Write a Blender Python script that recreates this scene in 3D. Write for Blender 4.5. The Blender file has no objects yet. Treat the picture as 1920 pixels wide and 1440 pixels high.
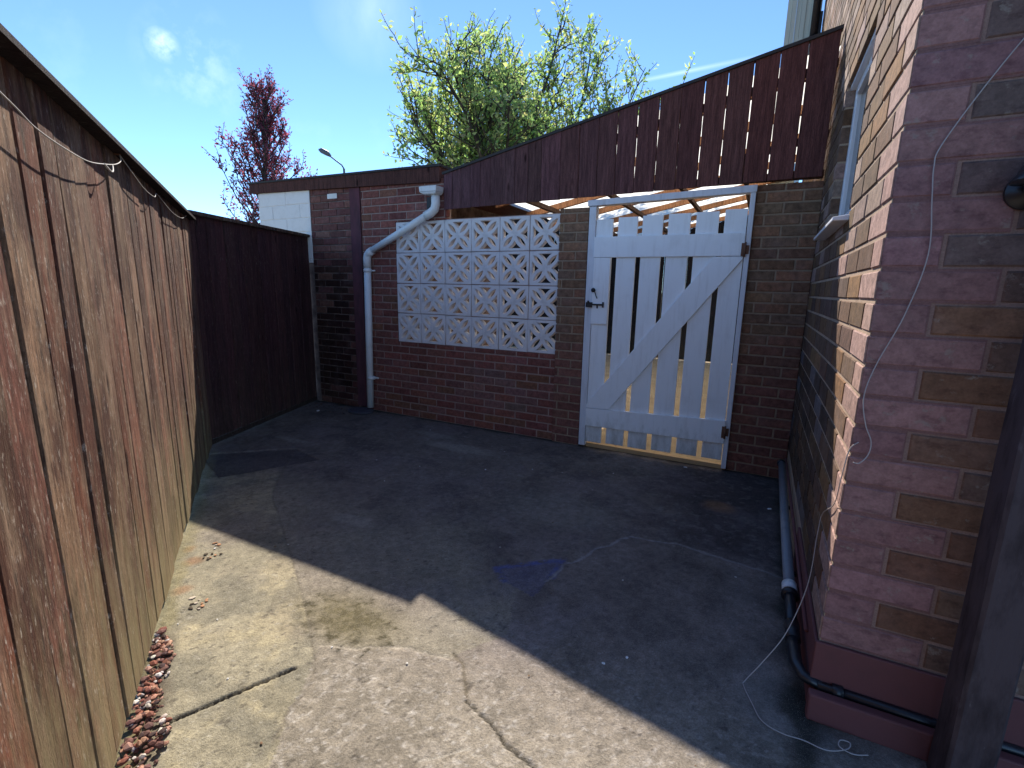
import bpy, math, random
import numpy as np
from mathutils import Vector, Matrix
R = math.radians
rnd = random.Random(7)
nr = np.random.RandomState(5)
scene = bpy.context.scene
COL = scene.collection

# ------------------------------------------------------------------ camera
cam_d = bpy.data.cameras.new("camera")
cam = bpy.data.objects.new("camera", cam_d)
COL.objects.link(cam)
yaw, pitch, roll = -0.46859, 0.195278, 0.0204232
fwd = Vector((math.sin(yaw) * math.cos(pitch), math.cos(yaw) * math.cos(pitch), -math.sin(pitch)))
right = Vector((math.cos(yaw), -math.sin(yaw), 0))
up = right.cross(fwd)
r2 = right * math.cos(roll) + up * math.sin(roll)
u2 = -right * math.sin(roll) + up * math.cos(roll)
m = Matrix(((r2.x, u2.x, -fwd.x, 3.3622), (r2.y, u2.y, -fwd.y, -3.97448), (r2.z, u2.z, -fwd.z, 1.3616), (0, 0, 0, 1)))
cam.matrix_world = m
cam_d.sensor_width = 36
cam_d.lens = 36 * 905.73 / 1920
cam_d.clip_start = 0.02
cam_d.clip_end = 2000
scene.camera = cam

# ------------------------------------------------------------------ light
LIGHT = Vector((0.63, -0.987, -1.0)).normalized()      # direction the sunlight travels
elev = math.asin(-LIGHT.z)
sd = bpy.data.lights.new("sun", 'SUN')
sd.energy = 4.1
sd.angle = R(0.53)
sd.color = (1.0, 0.93, 0.82)
so = bpy.data.objects.new("sun", sd)
so.rotation_euler = LIGHT.to_track_quat('-Z', 'Y').to_euler()
so.location = (-8, 12, 14)
COL.objects.link(so)

w = bpy.data.worlds.new("World")
scene.world = w
w.use_nodes = True
nt = w.node_tree
nt.nodes.clear()
wo = nt.nodes.new('ShaderNodeOutputWorld')
bg = nt.nodes.new('ShaderNodeBackground')
sky = nt.nodes.new('ShaderNodeTexSky')
sky.sky_type = 'NISHITA'
sky.sun_disc = False
sky.sun_elevation = elev
sky.sun_rotation = math.atan2(-LIGHT.x, -LIGHT.y)
sky.air_density = 0.55
sky.dust_density = 0.0
sky.ozone_density = 2.2
bg.inputs['Strength'].default_value = 0.15
# thin wisps of cloud and a contrail, fixed in the sky's own directions
tc = nt.nodes.new('ShaderNodeTexCoord')
def wmath(op, a, b=None, c=None):
    n = nt.nodes.new('ShaderNodeMath'); n.operation = op
    for i, v in enumerate((a, b, c)):
        if v is None: continue
        if isinstance(v, (int, float)): n.inputs[i].default_value = v
        else: nt.links.new(v, n.inputs[i])
    return n.outputs[0]
def wnoise(scale, detail, rough, stretch=(1, 1, 1)):
    mp = nt.nodes.new('ShaderNodeMapping'); mp.inputs['Scale'].default_value = stretch
    nt.links.new(tc.outputs['Generated'], mp.inputs['Vector'])
    n = nt.nodes.new('ShaderNodeTexNoise')
    n.inputs['Scale'].default_value = scale; n.inputs['Detail'].default_value = detail
    n.inputs['Roughness'].default_value = rough
    nt.links.new(mp.outputs[0], n.inputs['Vector'])
    return n.outputs['Fac']
def blob(d, radius):
    d = Vector(d).normalized()
    n = nt.nodes.new('ShaderNodeVectorMath'); n.operation = 'DISTANCE'
    nt.links.new(tc.outputs['Generated'], n.inputs[0]); n.inputs[1].default_value = d
    return wmath('MAXIMUM', wmath('SUBTRACT', 1.0, wmath('DIVIDE', n.outputs['Value'], radius)), 0.0)
wisp = wmath('MULTIPLY', wmath('MAXIMUM', wmath('SUBTRACT', wnoise(4.5, 7, .62, (1, 2.2, 2.0)), .58), 0), 0.15)
nz = wnoise(22, 6, .6)
c1 = wmath('MULTIPLY', wmath('MULTIPLY', blob((-1.161, .661, .479), .024), wmath('MAXIMUM', wmath('SUBTRACT', nz, .32), 0)), 2.0)
c1b = wmath('MULTIPLY', wmath('MULTIPLY', blob((-1.12, .70, .452), .085), wmath('MAXIMUM', wmath('SUBTRACT', nz, .46), 0)), .6)
c2 = wmath('MULTIPLY', wmath('MULTIPLY', blob((-.79, .866, .558), .09), wnoise(14, 6, .6, (1, 1, .4))), .2)
a_, b_ = Vector((-.30, 1.08, .418)).normalized(), Vector((-.05, 1.22, .482)).normalized()
nrm = a_.cross(b_).normalized()
dt = nt.nodes.new('ShaderNodeVectorMath'); dt.operation = 'DOT_PRODUCT'
nt.links.new(tc.outputs['Generated'], dt.inputs[0]); dt.inputs[1].default_value = nrm
line = wmath('MAXIMUM', wmath('SUBTRACT', 1.0, wmath('DIVIDE', wmath('ABSOLUTE', dt.outputs['Value']), .0045)), 0)
ct = wmath('MULTIPLY', wmath('MULTIPLY', line, blob((-.2, 1.14, .445), .16)), .16)
tot = wmath('MINIMUM', wmath('ADD', wmath('ADD', wmath('ADD', c1, c1b), c2), wmath('ADD', ct, wisp)), .95)
mixc = nt.nodes.new('ShaderNodeMix'); mixc.data_type = 'RGBA'
nt.links.new(tot, mixc.inputs[0])
nt.links.new(sky.outputs[0], mixc.inputs[6])
mixc.inputs[7].default_value = (8.5, 9.3, 10.0, 1)
tint = nt.nodes.new('ShaderNodeMix'); tint.data_type = 'RGBA'; tint.blend_type = 'MULTIPLY'; tint.inputs[0].default_value = 1
tint.inputs[7].default_value = (.80, .95, 1.04, 1)
nt.links.new(sky.outputs[0], tint.inputs[6]); nt.links.new(tint.outputs[2], mixc.inputs[6])
nt.links.new(mixc.outputs[2], bg.inputs['Color'])
nt.links.new(bg.outputs[0], wo.inputs['Surface'])

scene.view_settings.view_transform = 'Standard'
scene.view_settings.look = 'None'
scene.view_settings.exposure = 1.03
scene.view_settings.gamma = 1
scene.render.engine = 'CYCLES'
scene.cycles.use_denoising = True
scene.cycles.max_bounces = 8
scene.cycles.diffuse_bounces = 4
scene.cycles.transparent_max_bounces = 12

# ------------------------------------------------------------------ material helpers
class MT:
    def __init__(s, name, rough=.8, spec=.3):
        s.m = bpy.data.materials.new(name); s.m.use_nodes = True
        s.t = s.m.node_tree; s.t.nodes.clear()
        s.out = s.t.nodes.new('ShaderNodeOutputMaterial')
        s.b = s.t.nodes.new('ShaderNodeBsdfPrincipled')
        s.t.links.new(s.b.outputs[0], s.out.inputs['Surface'])
        s.b.inputs['Roughness'].default_value = rough
        s.b.inputs['Specular IOR Level'].default_value = spec
        s.tc = s.t.nodes.new('ShaderNodeTexCoord')
    def n(s, k): return s.t.nodes.new(k)
    def l(s, a, b): s.t.links.new(a, b)
    def noise(s, scale, detail=4, rough=.55, stretch=(1, 1, 1), kind='Object'):
        mp = s.n('ShaderNodeMapping'); mp.inputs['Scale'].default_value = stretch
        s.l(s.tc.outputs[kind], mp.inputs['Vector'])
        x = s.n('ShaderNodeTexNoise'); x.inputs['Scale'].default_value = scale
        x.inputs['Detail'].default_value = detail; x.inputs['Roughness'].default_value = rough
        s.l(mp.outputs[0], x.inputs['Vector'])
        return x.outputs['Fac']
    def voro(s, scale, stretch=(1, 1, 1)):
        mp = s.n('ShaderNodeMapping'); mp.inputs['Scale'].default_value = stretch
        s.l(s.tc.outputs['Object'], mp.inputs['Vector'])
        x = s.n('ShaderNodeTexVoronoi'); x.inputs['Scale'].default_value = scale
        s.l(mp.outputs[0], x.inputs['Vector'])
        return x.outputs['Distance']
    def math(s, op, a, b=None):
        x = s.n('ShaderNodeMath'); x.operation = op
        for i, v in enumerate((a, b)):
            if v is None: continue
            if isinstance(v, (int, float)): x.inputs[i].default_value = v
            else: s.l(v, x.inputs[i])
        return x.outputs[0]
    def rng(s, v, a, b, c=0., d=1.):
        x = s.n('ShaderNodeMapRange'); x.clamp = True
        s.l(v, x.inputs[0])
        for i, q in enumerate((a, b, c, d)): x.inputs[i + 1].default_value = q
        return x.outputs[0]
    def mix(s, f, a, b, blend='MIX'):
        x = s.n('ShaderNodeMix'); x.data_type = 'RGBA'; x.blend_type = blend
        if isinstance(f, (int, float)): x.inputs[0].default_value = f
        else: s.l(f, x.inputs[0])
        for i, v in ((6, a), (7, b)):
            if isinstance(v, tuple): x.inputs[i].default_value = (*v[:3], 1)
            else: s.l(v, x.inputs[i])
        return x.outputs[2]
    def attr(s, name):
        x = s.n('ShaderNodeAttribute'); x.attribute_name = name
        return x.outputs['Color']
    def sep(s, kind='Object'):
        x = s.n('ShaderNodeSeparateXYZ'); s.l(s.tc.outputs[kind], x.inputs[0]); return x.outputs
    def col(s, c):
        if isinstance(c, tuple): s.b.inputs['Base Color'].default_value = (*c[:3], 1)
        else: s.l(c, s.b.inputs['Base Color'])
        return s
    def bump(s, h, strength=.4, dist=.004):
        x = s.n('ShaderNodeBump'); x.inputs['Strength'].default_value = strength
        x.inputs['Distance'].default_value = dist
        s.l(h, x.inputs['Height']); s.l(x.outputs[0], s.b.inputs['Normal'])
        return s

def gray(v): return (v, v, v)
M = {}
# bricks: colour of each brick in attribute 'col'
def brick_mat(name, scale=1.0, grit=.5, blotch=False, lo=.55, hi=1.35):
    k = MT(name, .88, .25)
    c = k.attr('col')
    n1 = k.noise(28 * scale, 6, .65)
    n2 = k.noise(140 * scale, 3, .6)
    n3 = k.noise(6 * scale, 4, .6)
    f = k.mix(k.rng(n1, .3, .72), gray(lo), gray(hi))
    c = k.mix(1.0, c, f, 'MULTIPLY')
    c = k.mix(k.rng(n2, .35, .7, 0, grit), c, k.mix(1.0, c, gray(.45), 'MULTIPLY'))
    c = k.mix(k.rng(n3, .5, .8, 0, .25), c, (.30, .22, .20))
    if blotch:
        n4, n5 = k.noise(1.0, 5, .65, (16, 16, 30)), k.noise(1.0, 5, .7, (22, 22, 26))
        c = k.mix(k.rng(n4, .52, .66, 0, .6), c, k.mix(1.0, c, (.45, .38, .42), 'MULTIPLY'))
        c = k.mix(k.rng(n5, .60, .68, 0, .6), c, (.30, .24, .20))
    k.col(c)
    k.bump(k.math('ADD', k.math('MULTIPLY', n1, .9), k.math('MULTIPLY', n2, .5)), .6, .004)
    return k.m
M['brick'] = brick_mat('weathered_brick')
M['brick_face'] = brick_mat('blotched_brick', 1.0, .4, True, .74, 1.2)
def mortar_mat(name, base, dark):
    k = MT(name, .95, .1)
    n1, n2 = k.noise(9, 5, .6), k.noise(180, 3, .6)
    c = k.mix(k.rng(n1, .35, .7), base, dark)
    c = k.mix(k.rng(n2, .4, .65, 0, .5), c, k.mix(1.0, c, gray(.6), 'MULTIPLY'))
    k.col(c); k.bump(n2, .5, .003)
    return k.m
M['mortar_pale'] = mortar_mat('pale_mortar', (.50, .37, .27), (.36, .26, .19))
M['mortar_pink'] = mortar_mat('pink_painted_mortar', (.27, .138, .128), (.21, .110, .102))
M['mortar_face'] = mortar_mat('buff_mortar', (.34, .215, .175), (.27, .165, .14))
M['mortar_grey'] = mortar_mat('grey_mortar', (.44, .31, .26), (.31, .21, .175))
M['mortar_soot'] = mortar_mat('sooty_mortar', (.32, .23, .19), (.085, .062, .058))
M['mortar_brown'] = mortar_mat('brown_mortar', (.40, .29, .20), (.28, .20, .14))

def wood_mat(name, algae=0., speck=.25, tone=None):
    k = MT(name, .86, .2)
    c = k.attr('col')
    g0 = k.noise(1.0, 5, .65, (15, 8, 3.4))
    g1 = k.noise(1.0, 7, .66, (46, 20, 3.2))
    g2 = k.noise(1.0, 6, .78, (170, 60, 13))
    g3 = k.noise(1.0, 3, .6, (240, 90, 70))
    wv = k.noise(1.0, 4, .6, (7, 7, 2.4))
    kn = k.voro(1.0, (7.5, 7.5, 2.6))
    if tone:
        c = k.mix(k.rng(g0, .46, .64, 0, .8), c, tone)
        c = k.mix(k.rng(wv, .50, .60, 0, .85), c, (.095, .042, .030))
    c = k.mix(k.rng(g1, .34, .66), k.mix(1.0, c, gray(.60), 'MULTIPLY'), k.mix(1.0, c, gray(1.35), 'MULTIPLY'))
    c = k.mix(k.rng(g2, .46, .64, 0, .6), c, k.mix(1.0, c, gray(.40), 'MULTIPLY'))
    c = k.mix(k.rng(g2, .46, .32, 0, .5), c, k.mix(1.0, c, gray(1.7), 'MULTIPLY'))
    c = k.mix(k.rng(g3, .55, .68, 0, .6), c, k.mix(1.0, c, gray(.4), 'MULTIPLY'))
    c = k.mix(k.rng(kn, .05, .13, .95, 0), c, k.mix(1.0, c, (.22, .15, .12), 'MULTIPLY'))
    n3 = k.noise(1.0, 5, .65, (9, 9, 3.6))
    if speck:
        sp = k.noise(1.0, 7, .75, (85, 40, 26))
        c = k.mix(k.math('MULTIPLY', k.rng(sp, .56, .66, 0, 1), k.rng(n3, .38, .56, 0, min(1, speck * 2.4))), c, (.50, .43, .36))
        c = k.mix(k.rng(k.noise(1.0, 6, .7, (22, 10, 4.5)), .56, .66, 0, .8), c, (.040, .028, .024))
    if algae:
        z = k.sep()[2]
        n4 = k.noise(1.0, 6, .7, (18, 9, 3.0))
        za = k.math('ADD', z, k.math('MULTIPLY', k.math('SUBTRACT', n4, .5), 1.9))
        c = k.mix(k.rng(za, -.25, .72, algae, 0), c, (.30, .25, .13))
    k.col(c)
    k.bump(k.math('ADD', k.math('ADD', g1, k.math('MULTIPLY', g2, .9)), k.math('MULTIPLY', g3, .4)), .9, .007)
    return k.m
M['fence_sunny'] = wood_mat('weathered_brown_fence_wood', .85, .42, (.27, .180, .120))
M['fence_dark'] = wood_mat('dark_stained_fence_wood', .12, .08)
M['fascia_wood'] = wood_mat('dark_red_stained_boards', 0, 0)

def paint_mat(name, base, dirt, rough=.5, amount=.5, streak=True, foot=0.):
    k = MT(name, rough, .4)
    n1 = k.noise(1.0, 6, .65, (30, 30, 3) if streak else (12, 12, 12))
    n2 = k.noise(5, 5, .6)
    n3 = k.noise(1.0, 4, .6, (160, 160, 12))
    c = k.mix(k.rng(n1, .5, .85, 0, amount), base, dirt)
    c = k.mix(k.rng(n2, .55, .8, 0, amount * .7), c, dirt)
    if foot:
        z = k.math('ADD', k.sep()[2], k.math('MULTIPLY', k.math('SUBTRACT', k.noise(1.0, 6, .7, (22, 22, 8)), .5), .7))
        c = k.mix(k.rng(z, -.02, foot, .65, 0), c, (.26, .24, .17))
    k.col(c); k.bump(k.math('ADD', n3, n1), .35, .002)
    return k.m
M['gate_white'] = paint_mat('white_gloss_timber_paint', (.88, .88, .88), (.56, .53, .50), .45, .45, True, .28)
M['gate_white2'] = paint_mat('aged_white_timber_paint', (.70, .70, .73), (.36, .32, .30), .5, .6)
M['pvc_white'] = paint_mat('weathered_white_plastic', (.76, .76, .74), (.45, .40, .34), .35, .5, False)
M['frame_white'] = paint_mat('white_window_plastic', (.8, .8, .82), (.6, .6, .6), .3, .2, False)
M['block_white'] = paint_mat('pale_painted_concrete', (.74, .68, .66), (.42, .36, .33), .85, .7, False)
M['plinth_red'] = paint_mat('dark_red_masonry_paint', (.150, .050, .050), (.09, .038, .038), .7, .6, False)
M['brick_white'] = paint_mat('white_masonry_paint', (.85, .80, .74), (.62, .56, .50), .8, .5, False)
M['black'] = MT('black_metal', .5, .5).col((.012, .012, .014)).m
M['black_plastic'] = MT('black_plastic', .35, .5).col((.018, .018, .022)).m
M['rust'] = paint_mat('rusty_iron', (.16, .07, .04), (.05, .03, .025), .8, .8, False)
M['pipe_grey'] = paint_mat('grey_plastic_pipe', (.24, .25, .27), (.10, .10, .11), .28, .6, False)
k = MT('dark_painted_timber_post', .85, .12)
c = k.mix(k.rng(k.noise(1.0, 6, .65, (14, 14, 4)), .45, .62), (.078, .058, .062), (.040, .029, .031))
c = k.mix(k.rng(k.noise(1.0, 6, .7, (26, 26, 9)), .62, .72, 0, .6), c, (.15, .13, .14))
k.col(c); k.bump(k.math('ADD', k.noise(1.0, 5, .6, (60, 60, 5)), k.noise(1.0, 4, .6, (14, 14, 4))), .5, .004); M['post'] = k.m
M['cable'] = MT('pale_cable_sheath', .5, .3).col((.42, .36, .34)).m
M['cable_white'] = MT('white_cable_sheath', .6, .3).col((.46, .42, .38)).m
M['felt'] = paint_mat('roofing_felt', (.05, .045, .045), (.09, .09, .06), .95, .7, False)
M['soil'] = MT('packed_soil_and_gravel', .95, .1).col((.10, .08, .06)).m
M['threshold'] = paint_mat('bare_timber_threshold', (.50, .33, .17), (.3, .2, .1), .8, .5, False)
M['rafter'] = wood_mat('orange_brown_rafter_wood', 0, 0)
k = MT('window_glass', .05, .6); k.col((.03, .035, .04)); M['glass'] = k.m
k = MT('galvanised_lamp_steel', .5, .5); k.col((.09, .10, .11)); M['lamp_steel'] = k.m
k = MT('pale_green_cladding', .6, .3)
c = k.mix(k.rng(k.noise(1.0, 4, .6, (6, 6, .8)), .3, .7), (.66, .69, .58), (.54, .58, .50)); k.col(c); M['cladding'] = k.m
k = MT('roof_sheet_plastic', .5, .3)
tr = k.n('ShaderNodeBsdfTranslucent'); tr.inputs[0].default_value = (.95, .92, .84, 1)
df = k.n('ShaderNodeBsdfDiffuse'); df.inputs[0].default_value = (.75, .72, .66, 1)
mx = k.n('ShaderNodeMixShader'); mx.inputs[0].default_value = .08
k.l(tr.outputs[0], mx.inputs[1]); k.l(df.outputs[0], mx.inputs[2]); k.l(mx.outputs[0], k.out.inputs['Surface'])
M['sheet'] = k.m

def leaf_mat(name, a, b, tr_col, tr_amt):
    k = MT(name, .6, .3)
    c = k.attr('col')
    df = k.n('ShaderNodeBsdfDiffuse'); k.l(c, df.inputs[0])
    tl = k.n('ShaderNodeBsdfTranslucent'); k.l(k.mix(1.0, c, tr_col, 'MULTIPLY'), tl.inputs[0])
    mx = k.n('ShaderNodeMixShader'); mx.inputs[0].default_value = tr_amt
    k.l(df.outputs[0], mx.inputs[1]); k.l(tl.outputs[0], mx.inputs[2]); k.l(mx.outputs[0], k.out.inputs['Surface'])
    return k.m
M['leaf_green'] = leaf_mat('spring_green_leaves', 0, 0, (1.8, 2.0, 1.1), .5)
M['leaf_purple'] = leaf_mat('purple_leaves', 0, 0, (2.2, 1.3, 1.6), .5)
k = MT('grey_brown_bark', .9, .1)
k.col(k.mix(k.rng(k.noise(8, 5, .6), .35, .7), (.10, .085, .07), (.045, .038, .035))); M['bark'] = k.m

# ------------------------------------------------------------------ mesh helpers
class MB:
    """collects faces, with an optional colour per vertex"""
    def __init__(s): s.v = []; s.f = []; s.c = []; s.mi = []; s.smooth = []
    def add(s, vs, fs, col=None, mi=0, smooth=False):
        o = len(s.v); s.v += [tuple(p) for p in vs]
        s.c += [col or (.5, .5, .5)] * len(vs) if not isinstance(col, list) else col
        for f in fs:
            s.f.append(tuple(o + i for i in f)); s.mi.append(mi); s.smooth.append(smooth)
    def box(s, a, b, col=None, mi=0, bev=0.):
        x0, y0, z0 = (min(a[i], b[i]) for i in range(3)); x1, y1, z1 = (max(a[i], b[i]) for i in range(3))
        s.hexa([(x0, y0, z0), (x1, y0, z0), (x1, y1, z0), (x0, y1, z0), (x0, y0, z1), (x1, y0, z1), (x1, y1, z1), (x0, y1, z1)], col, mi)
    def hexa(s, p, col=None, mi=0):
        s.add(p, [(0, 3, 2, 1), (4, 5, 6, 7), (0, 1, 5, 4), (1, 2, 6, 5), (2, 3, 7, 6), (3, 0, 4, 7)], col, mi)
    def tube(s, pts, rad, seg=10, col=None, mi=0, cap=True):
        pts = [Vector(p) for p in pts]
        if not isinstance(rad, (list, tuple)): rad = [rad] * len(pts)
        rings = []; prev = None
        for i, p in enumerate(pts):
            d = (pts[min(i + 1, len(pts) - 1)] - pts[max(i - 1, 0)])
            if d.length < 1e-9: d = Vector((0, 0, 1))
            d.normalize()
            if prev is None: a = d.orthogonal().normalized()
            else:
                a = prev - d * prev.dot(d)
                a = a.normalized() if a.length > 1e-6 else d.orthogonal().normalized()
            prev = a; b = d.cross(a)
            rings.append([p + (a * math.cos(2 * math.pi * j / seg) + b * math.sin(2 * math.pi * j / seg)) * rad[i] for j in range(seg)])
        vs = [q for r_ in rings for q in r_]; fs = []
        for i in range(len(pts) - 1):
            for j in range(seg):
                fs.append((i * seg + j, i * seg + (j + 1) % seg, (i + 1) * seg + (j + 1) % seg, (i + 1) * seg + j))
        if cap:
            fs.append(tuple(range(seg))[::-1]); fs.append(tuple((len(pts) - 1) * seg + j for j in range(seg)))
        s.add(vs, fs, col, mi, True)
    def build(s, name, mats, parent=None, loc=None, bevel=0.):
        me = bpy.data.meshes.new(name)
        me.from_pydata(s.v, [], s.f)
        if not isinstance(mats, (list, tuple)): mats = [mats]
        for q in mats: me.materials.append(M[q] if isinstance(q, str) else q)
        me.polygons.foreach_set('material_index', s.mi)
        me.polygons.foreach_set('use_smooth', s.smooth)
        at = me.color_attributes.new('col', 'FLOAT_COLOR', 'POINT')
        at.data.foreach_set('color', np.array([(*c, 1) for c in s.c], dtype=np.float32).ravel())
        me.update()
        o = bpy.data.objects.new(name, me); COL.objects.link(o)
        if parent: o.parent = parent
        if loc: o.location = loc
        if bevel:
            md = o.modifiers.new('bevel', 'BEVEL'); md.width = bevel; md.segments = 2; md.limit_method = 'ANGLE'
        return o
def tag(o, label=None, cat=None, group=None, kind=None):
    if label: o['label'] = label
    if cat: o['category'] = cat
    if group: o['group'] = group
    if kind: o['kind'] = kind
    return o
def empty(name, loc, rz=0.):
    o = bpy.data.objects.new(name, None); COL.objects.link(o)
    o.empty_display_size = .1; o.location = loc; o.rotation_euler = (0, 0, rz)
    return o
def jit(c, a):
    f = 1 + rnd.uniform(-a, a)
    return tuple(max(0, q * f * (1 + rnd.uniform(-a, a) * .25)) for q in c)

# value noise in numpy
def vnoise(x, y, seed=0):
    xi = np.floor(x).astype(np.int64); yi = np.floor(y).astype(np.int64)
    xf = x - xi; yf = y - yi
    def h(a, b):
        n = (a * 374761393 + b * 668265263 + seed * 974711) & 0x7fffffff
        n = ((n ^ (n >> 13)) * 1274126177) & 0x7fffffff
        return ((n ^ (n >> 16)) & 0xffff) / 65535.0
    u = xf * xf * (3 - 2 * xf); v = yf * yf * (3 - 2 * yf)
    return (h(xi, yi) * (1 - u) + h(xi + 1, yi) * u) * (1 - v) + (h(xi, yi + 1) * (1 - u) + h(xi + 1, yi + 1) * u) * v
def fbm(x, y, f, o=4, seed=0, g=.55):
    s = 0; a = 1; t = 0
    for i in range(o):
        s = s + a * vnoise(x * f, y * f, seed + i * 17); t += a; a *= g; f *= 2.03
    return s / t

# ------------------------------------------------------------------ brick walls
def bricks(mb, org, ud, nd, rects, L, H, d0=.0, joint=.010, colf=None, off=0., corner=None, proud=.005, depth=.055, jitter=.0012, z0=0.):
    """rects: list of (u0, z0, u1, z1) regions of the plane to cover. org at u=0. nd outward."""
    org, ud, nd = Vector(org), Vector(ud), Vector(nd)
    umin = min(r_[0] for r_ in rects); umax = max(r_[2] for r_ in rects)
    zmin = min(r_[1] for r_ in rects); zmax = max(r_[3] for r_ in rects)
    row0 = math.floor((zmin - z0) / H) - 1
    flip = ud.cross(Vector((0, 0, 1))).dot(nd) < 0
    for row in range(row0, math.ceil((zmax - z0) / H) + 1):
        za, zb = z0 + row * H + joint / 2, z0 + (row + 1) * H - joint / 2
        start = umin - L * 2 if corner is None else corner
        k0 = 0
        if corner is None:
            u = math.floor(umin / L) * L - L + off + (L / 2 if row % 2 else 0)
            cuts = []
            while u < umax + L: cuts.append((u, u + L)); u += L
        else:
            cuts = []; u = corner
            first = L / 2 if row % 2 else L
            cuts.append((u, u + first)); u += first
            while u < umax + L: cuts.append((u, u + L)); u += L
        for ci, (a, b) in enumerate(cuts):
            a2, b2 = a + joint / 2, b - joint / 2
            if corner is not None and ci == 0: a2 = a
            c = colf(row, ci, (a + b) / 2, (za + zb) / 2)
            pr = proud + rnd.uniform(-.0012, .0012)
            for (r0, s0, r1, s1) in rects:
                x0, x1 = max(a2, r0), min(b2, r1); y0, y1 = max(za, s0), min(zb, s1)
                if x1 - x0 < .008 or y1 - y0 < .008: continue
                e = .0035
                j = lambda: rnd.uniform(-jitter, jitter)
                fr = [(x0 + e + j(), y0 + e + j()), (x1 - e + j(), y0 + e + j()), (x1 - e + j(), y1 - e + j()), (x0 + e + j(), y1 - e + j())]
                if corner is not None and ci == 0 and r0 <= corner: fr[0] = (x0, fr[0][1]); fr[3] = (x0, fr[3][1])
                mid = [(x0, y0), (x1, y0), (x1, y1), (x0, y1)]
                P = lambda q, dd: org + ud * q[0] + Vector((0, 0, q[1])) + nd * dd
                vs = [P(q, pr) for q in fr] + [P(q, pr - e) for q in mid] + [P(q, -depth) for q in mid]
                fs = [(0, 1, 2, 3)]
                for i in range(4):
                    k_ = (i + 1) % 4
                    fs.append((i, 4 + i, 4 + k_, k_)); fs.append((4 + i, 8 + i, 8 + k_, 4 + k_))
                if flip: fs = [f[::-1] for f in fs]
                mb.add(vs, fs, c, 0)

# ================================================================== ground
BASE = Vector((-.66, -1.63, 0)); FD = Vector((.8094, -.5873, 0)).normalized(); FN = Vector((.5873, .8094, 0)).normalized()
big = MB(); big.add([(-400, -400, -.03), (400, -400, -.03), (400, 400, -.03), (-400, 400, -.03)], [(0, 1, 2, 3)])
k = MT('distant_ground', .95, .1); k.col(k.mix(k.rng(k.noise(.5, 5, .6), .3, .7), (.16, .15, .09), (.22, .19, .14)))
tag(big.build('ground', k.m), kind='structure')

def seg_dist(X, Y, a, b):
    ax, ay = a; bx, by = b
    dx, dy = bx - ax, by - ay
    t = np.clip(((X - ax) * dx + (Y - ay) * dy) / (dx * dx + dy * dy), 0, 1)
    return np.hypot(X - ax - t * dx, Y - ay - t * dy), t
def poly_dist(X, Y, pts):
    d = None
    for a, b in zip(pts[:-1], pts[1:]):
        q, _ = seg_dist(X, Y, a, b); d = q if d is None else np.minimum(d, q)
    return d
def inside(X, Y, pts):
    r_ = np.zeros(X.shape, bool); n = len(pts)
    for i in range(n):
        x1, y1 = pts[i]; x2, y2 = pts[(i + 1) % n]
        c = ((y1 > Y) != (y2 > Y)) & (X < (x2 - x1) * (Y - y1) / (y2 - y1 + 1e-12) + x1)
        r_ ^= c
    return r_
def smooth(d, a, b): 
    t = np.clip((d - a) / (b - a), 0, 1); return t * t * (3 - 2 * t)

step = .0075
gx = np.arange(-1.5, 4.3, step); gy = np.arange(-4.3, .035, step)
X, Y = np.meshgrid(gx, gy)
wx = (fbm(X, Y, 9, 4, 3) - .5) * .05; wy = (fbm(X, Y, 9, 4, 8) - .5) * .05
Xw, Yw = X + wx, Y + wy
n_lo = fbm(X, Y, 1.6, 5, 11); n_md = fbm(X, Y, 7, 5, 21); n_hi = fbm(X, Y, 42, 4, 31, .7); n_sp = fbm(X, Y, 75, 2, 41)
def C3(c): return np.array(c)[None, None, :]
col = C3((.335, .290, .215)) * (1 + (n_lo[..., None] - .5) * .5)
def lay(mask, c, k=1.0):
    global col
    mm = (np.clip(mask, 0, 1) * k)[..., None]
    col = col * (1 - mm) + (C3(c) if isinstance(c, tuple) else c) * mm
z = (n_md - .5) * .004 + (n_lo - .5) * .008 + (n_hi - .5) * .0022
# left-hand slab strip
JL = [(-1.5, -.4), (.1, -1.45), (.444, -1.851), (.645, -2.045), (1.347, -2.466), (1.791, -2.744), (2.035, -2.915), (2.45, -3.2), (3.0, -4.3)]
left = inside(X, Y, JL + [(-1.5, -4.3)])
lay(left * 1.0, C3((.335, .295, .205)) * (1 + (n_lo[..., None] - .5) * .6), .9)
lay(left * smooth(fbm(X, Y, 3.5, 5, 77), .52, .64), (.52, .44, .27), .65)
lay(left * smooth(fbm(X, Y, 5, 5, 78), .55, .68), (.215, .195, .145), .65)
# rough worn screed near the house side
rough_poly = [(1.999, -2.859), (2.203, -2.732), (2.468, -2.651), (2.60, -2.45), (2.50, -2.20), (2.586, -2.10), (2.621, -1.874), (2.716, -1.647), (2.852, -1.42), (3.1, -1.375), (3.434, -1.424), (4.4, -1.50), (4.4, -4.4), (2.6, -4.4), (2.30, -3.35), (2.05, -2.95)]
rough = inside(Xw, Yw, rough_poly) * 1.0
lay(rough, C3((.31, .265, .205)) * (1 + (n_md[..., None] - .5) * .9), .95)
vein = smooth(1 - np.abs(fbm(X, Y, 14, 5, 55) - .5) * 2, .90, .985)
lay(rough * vein, (.50, .44, .37), .45)
lay(rough * smooth(n_sp, .66, .8), (.55, .50, .44), .7)
lay((1 - rough) * smooth(n_sp, .76, .85), (.50, .46, .38), .5)
lay(smooth(fbm(X, Y, 60, 2, 91), .74, .82), (.09, .075, .06), .7)
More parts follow.
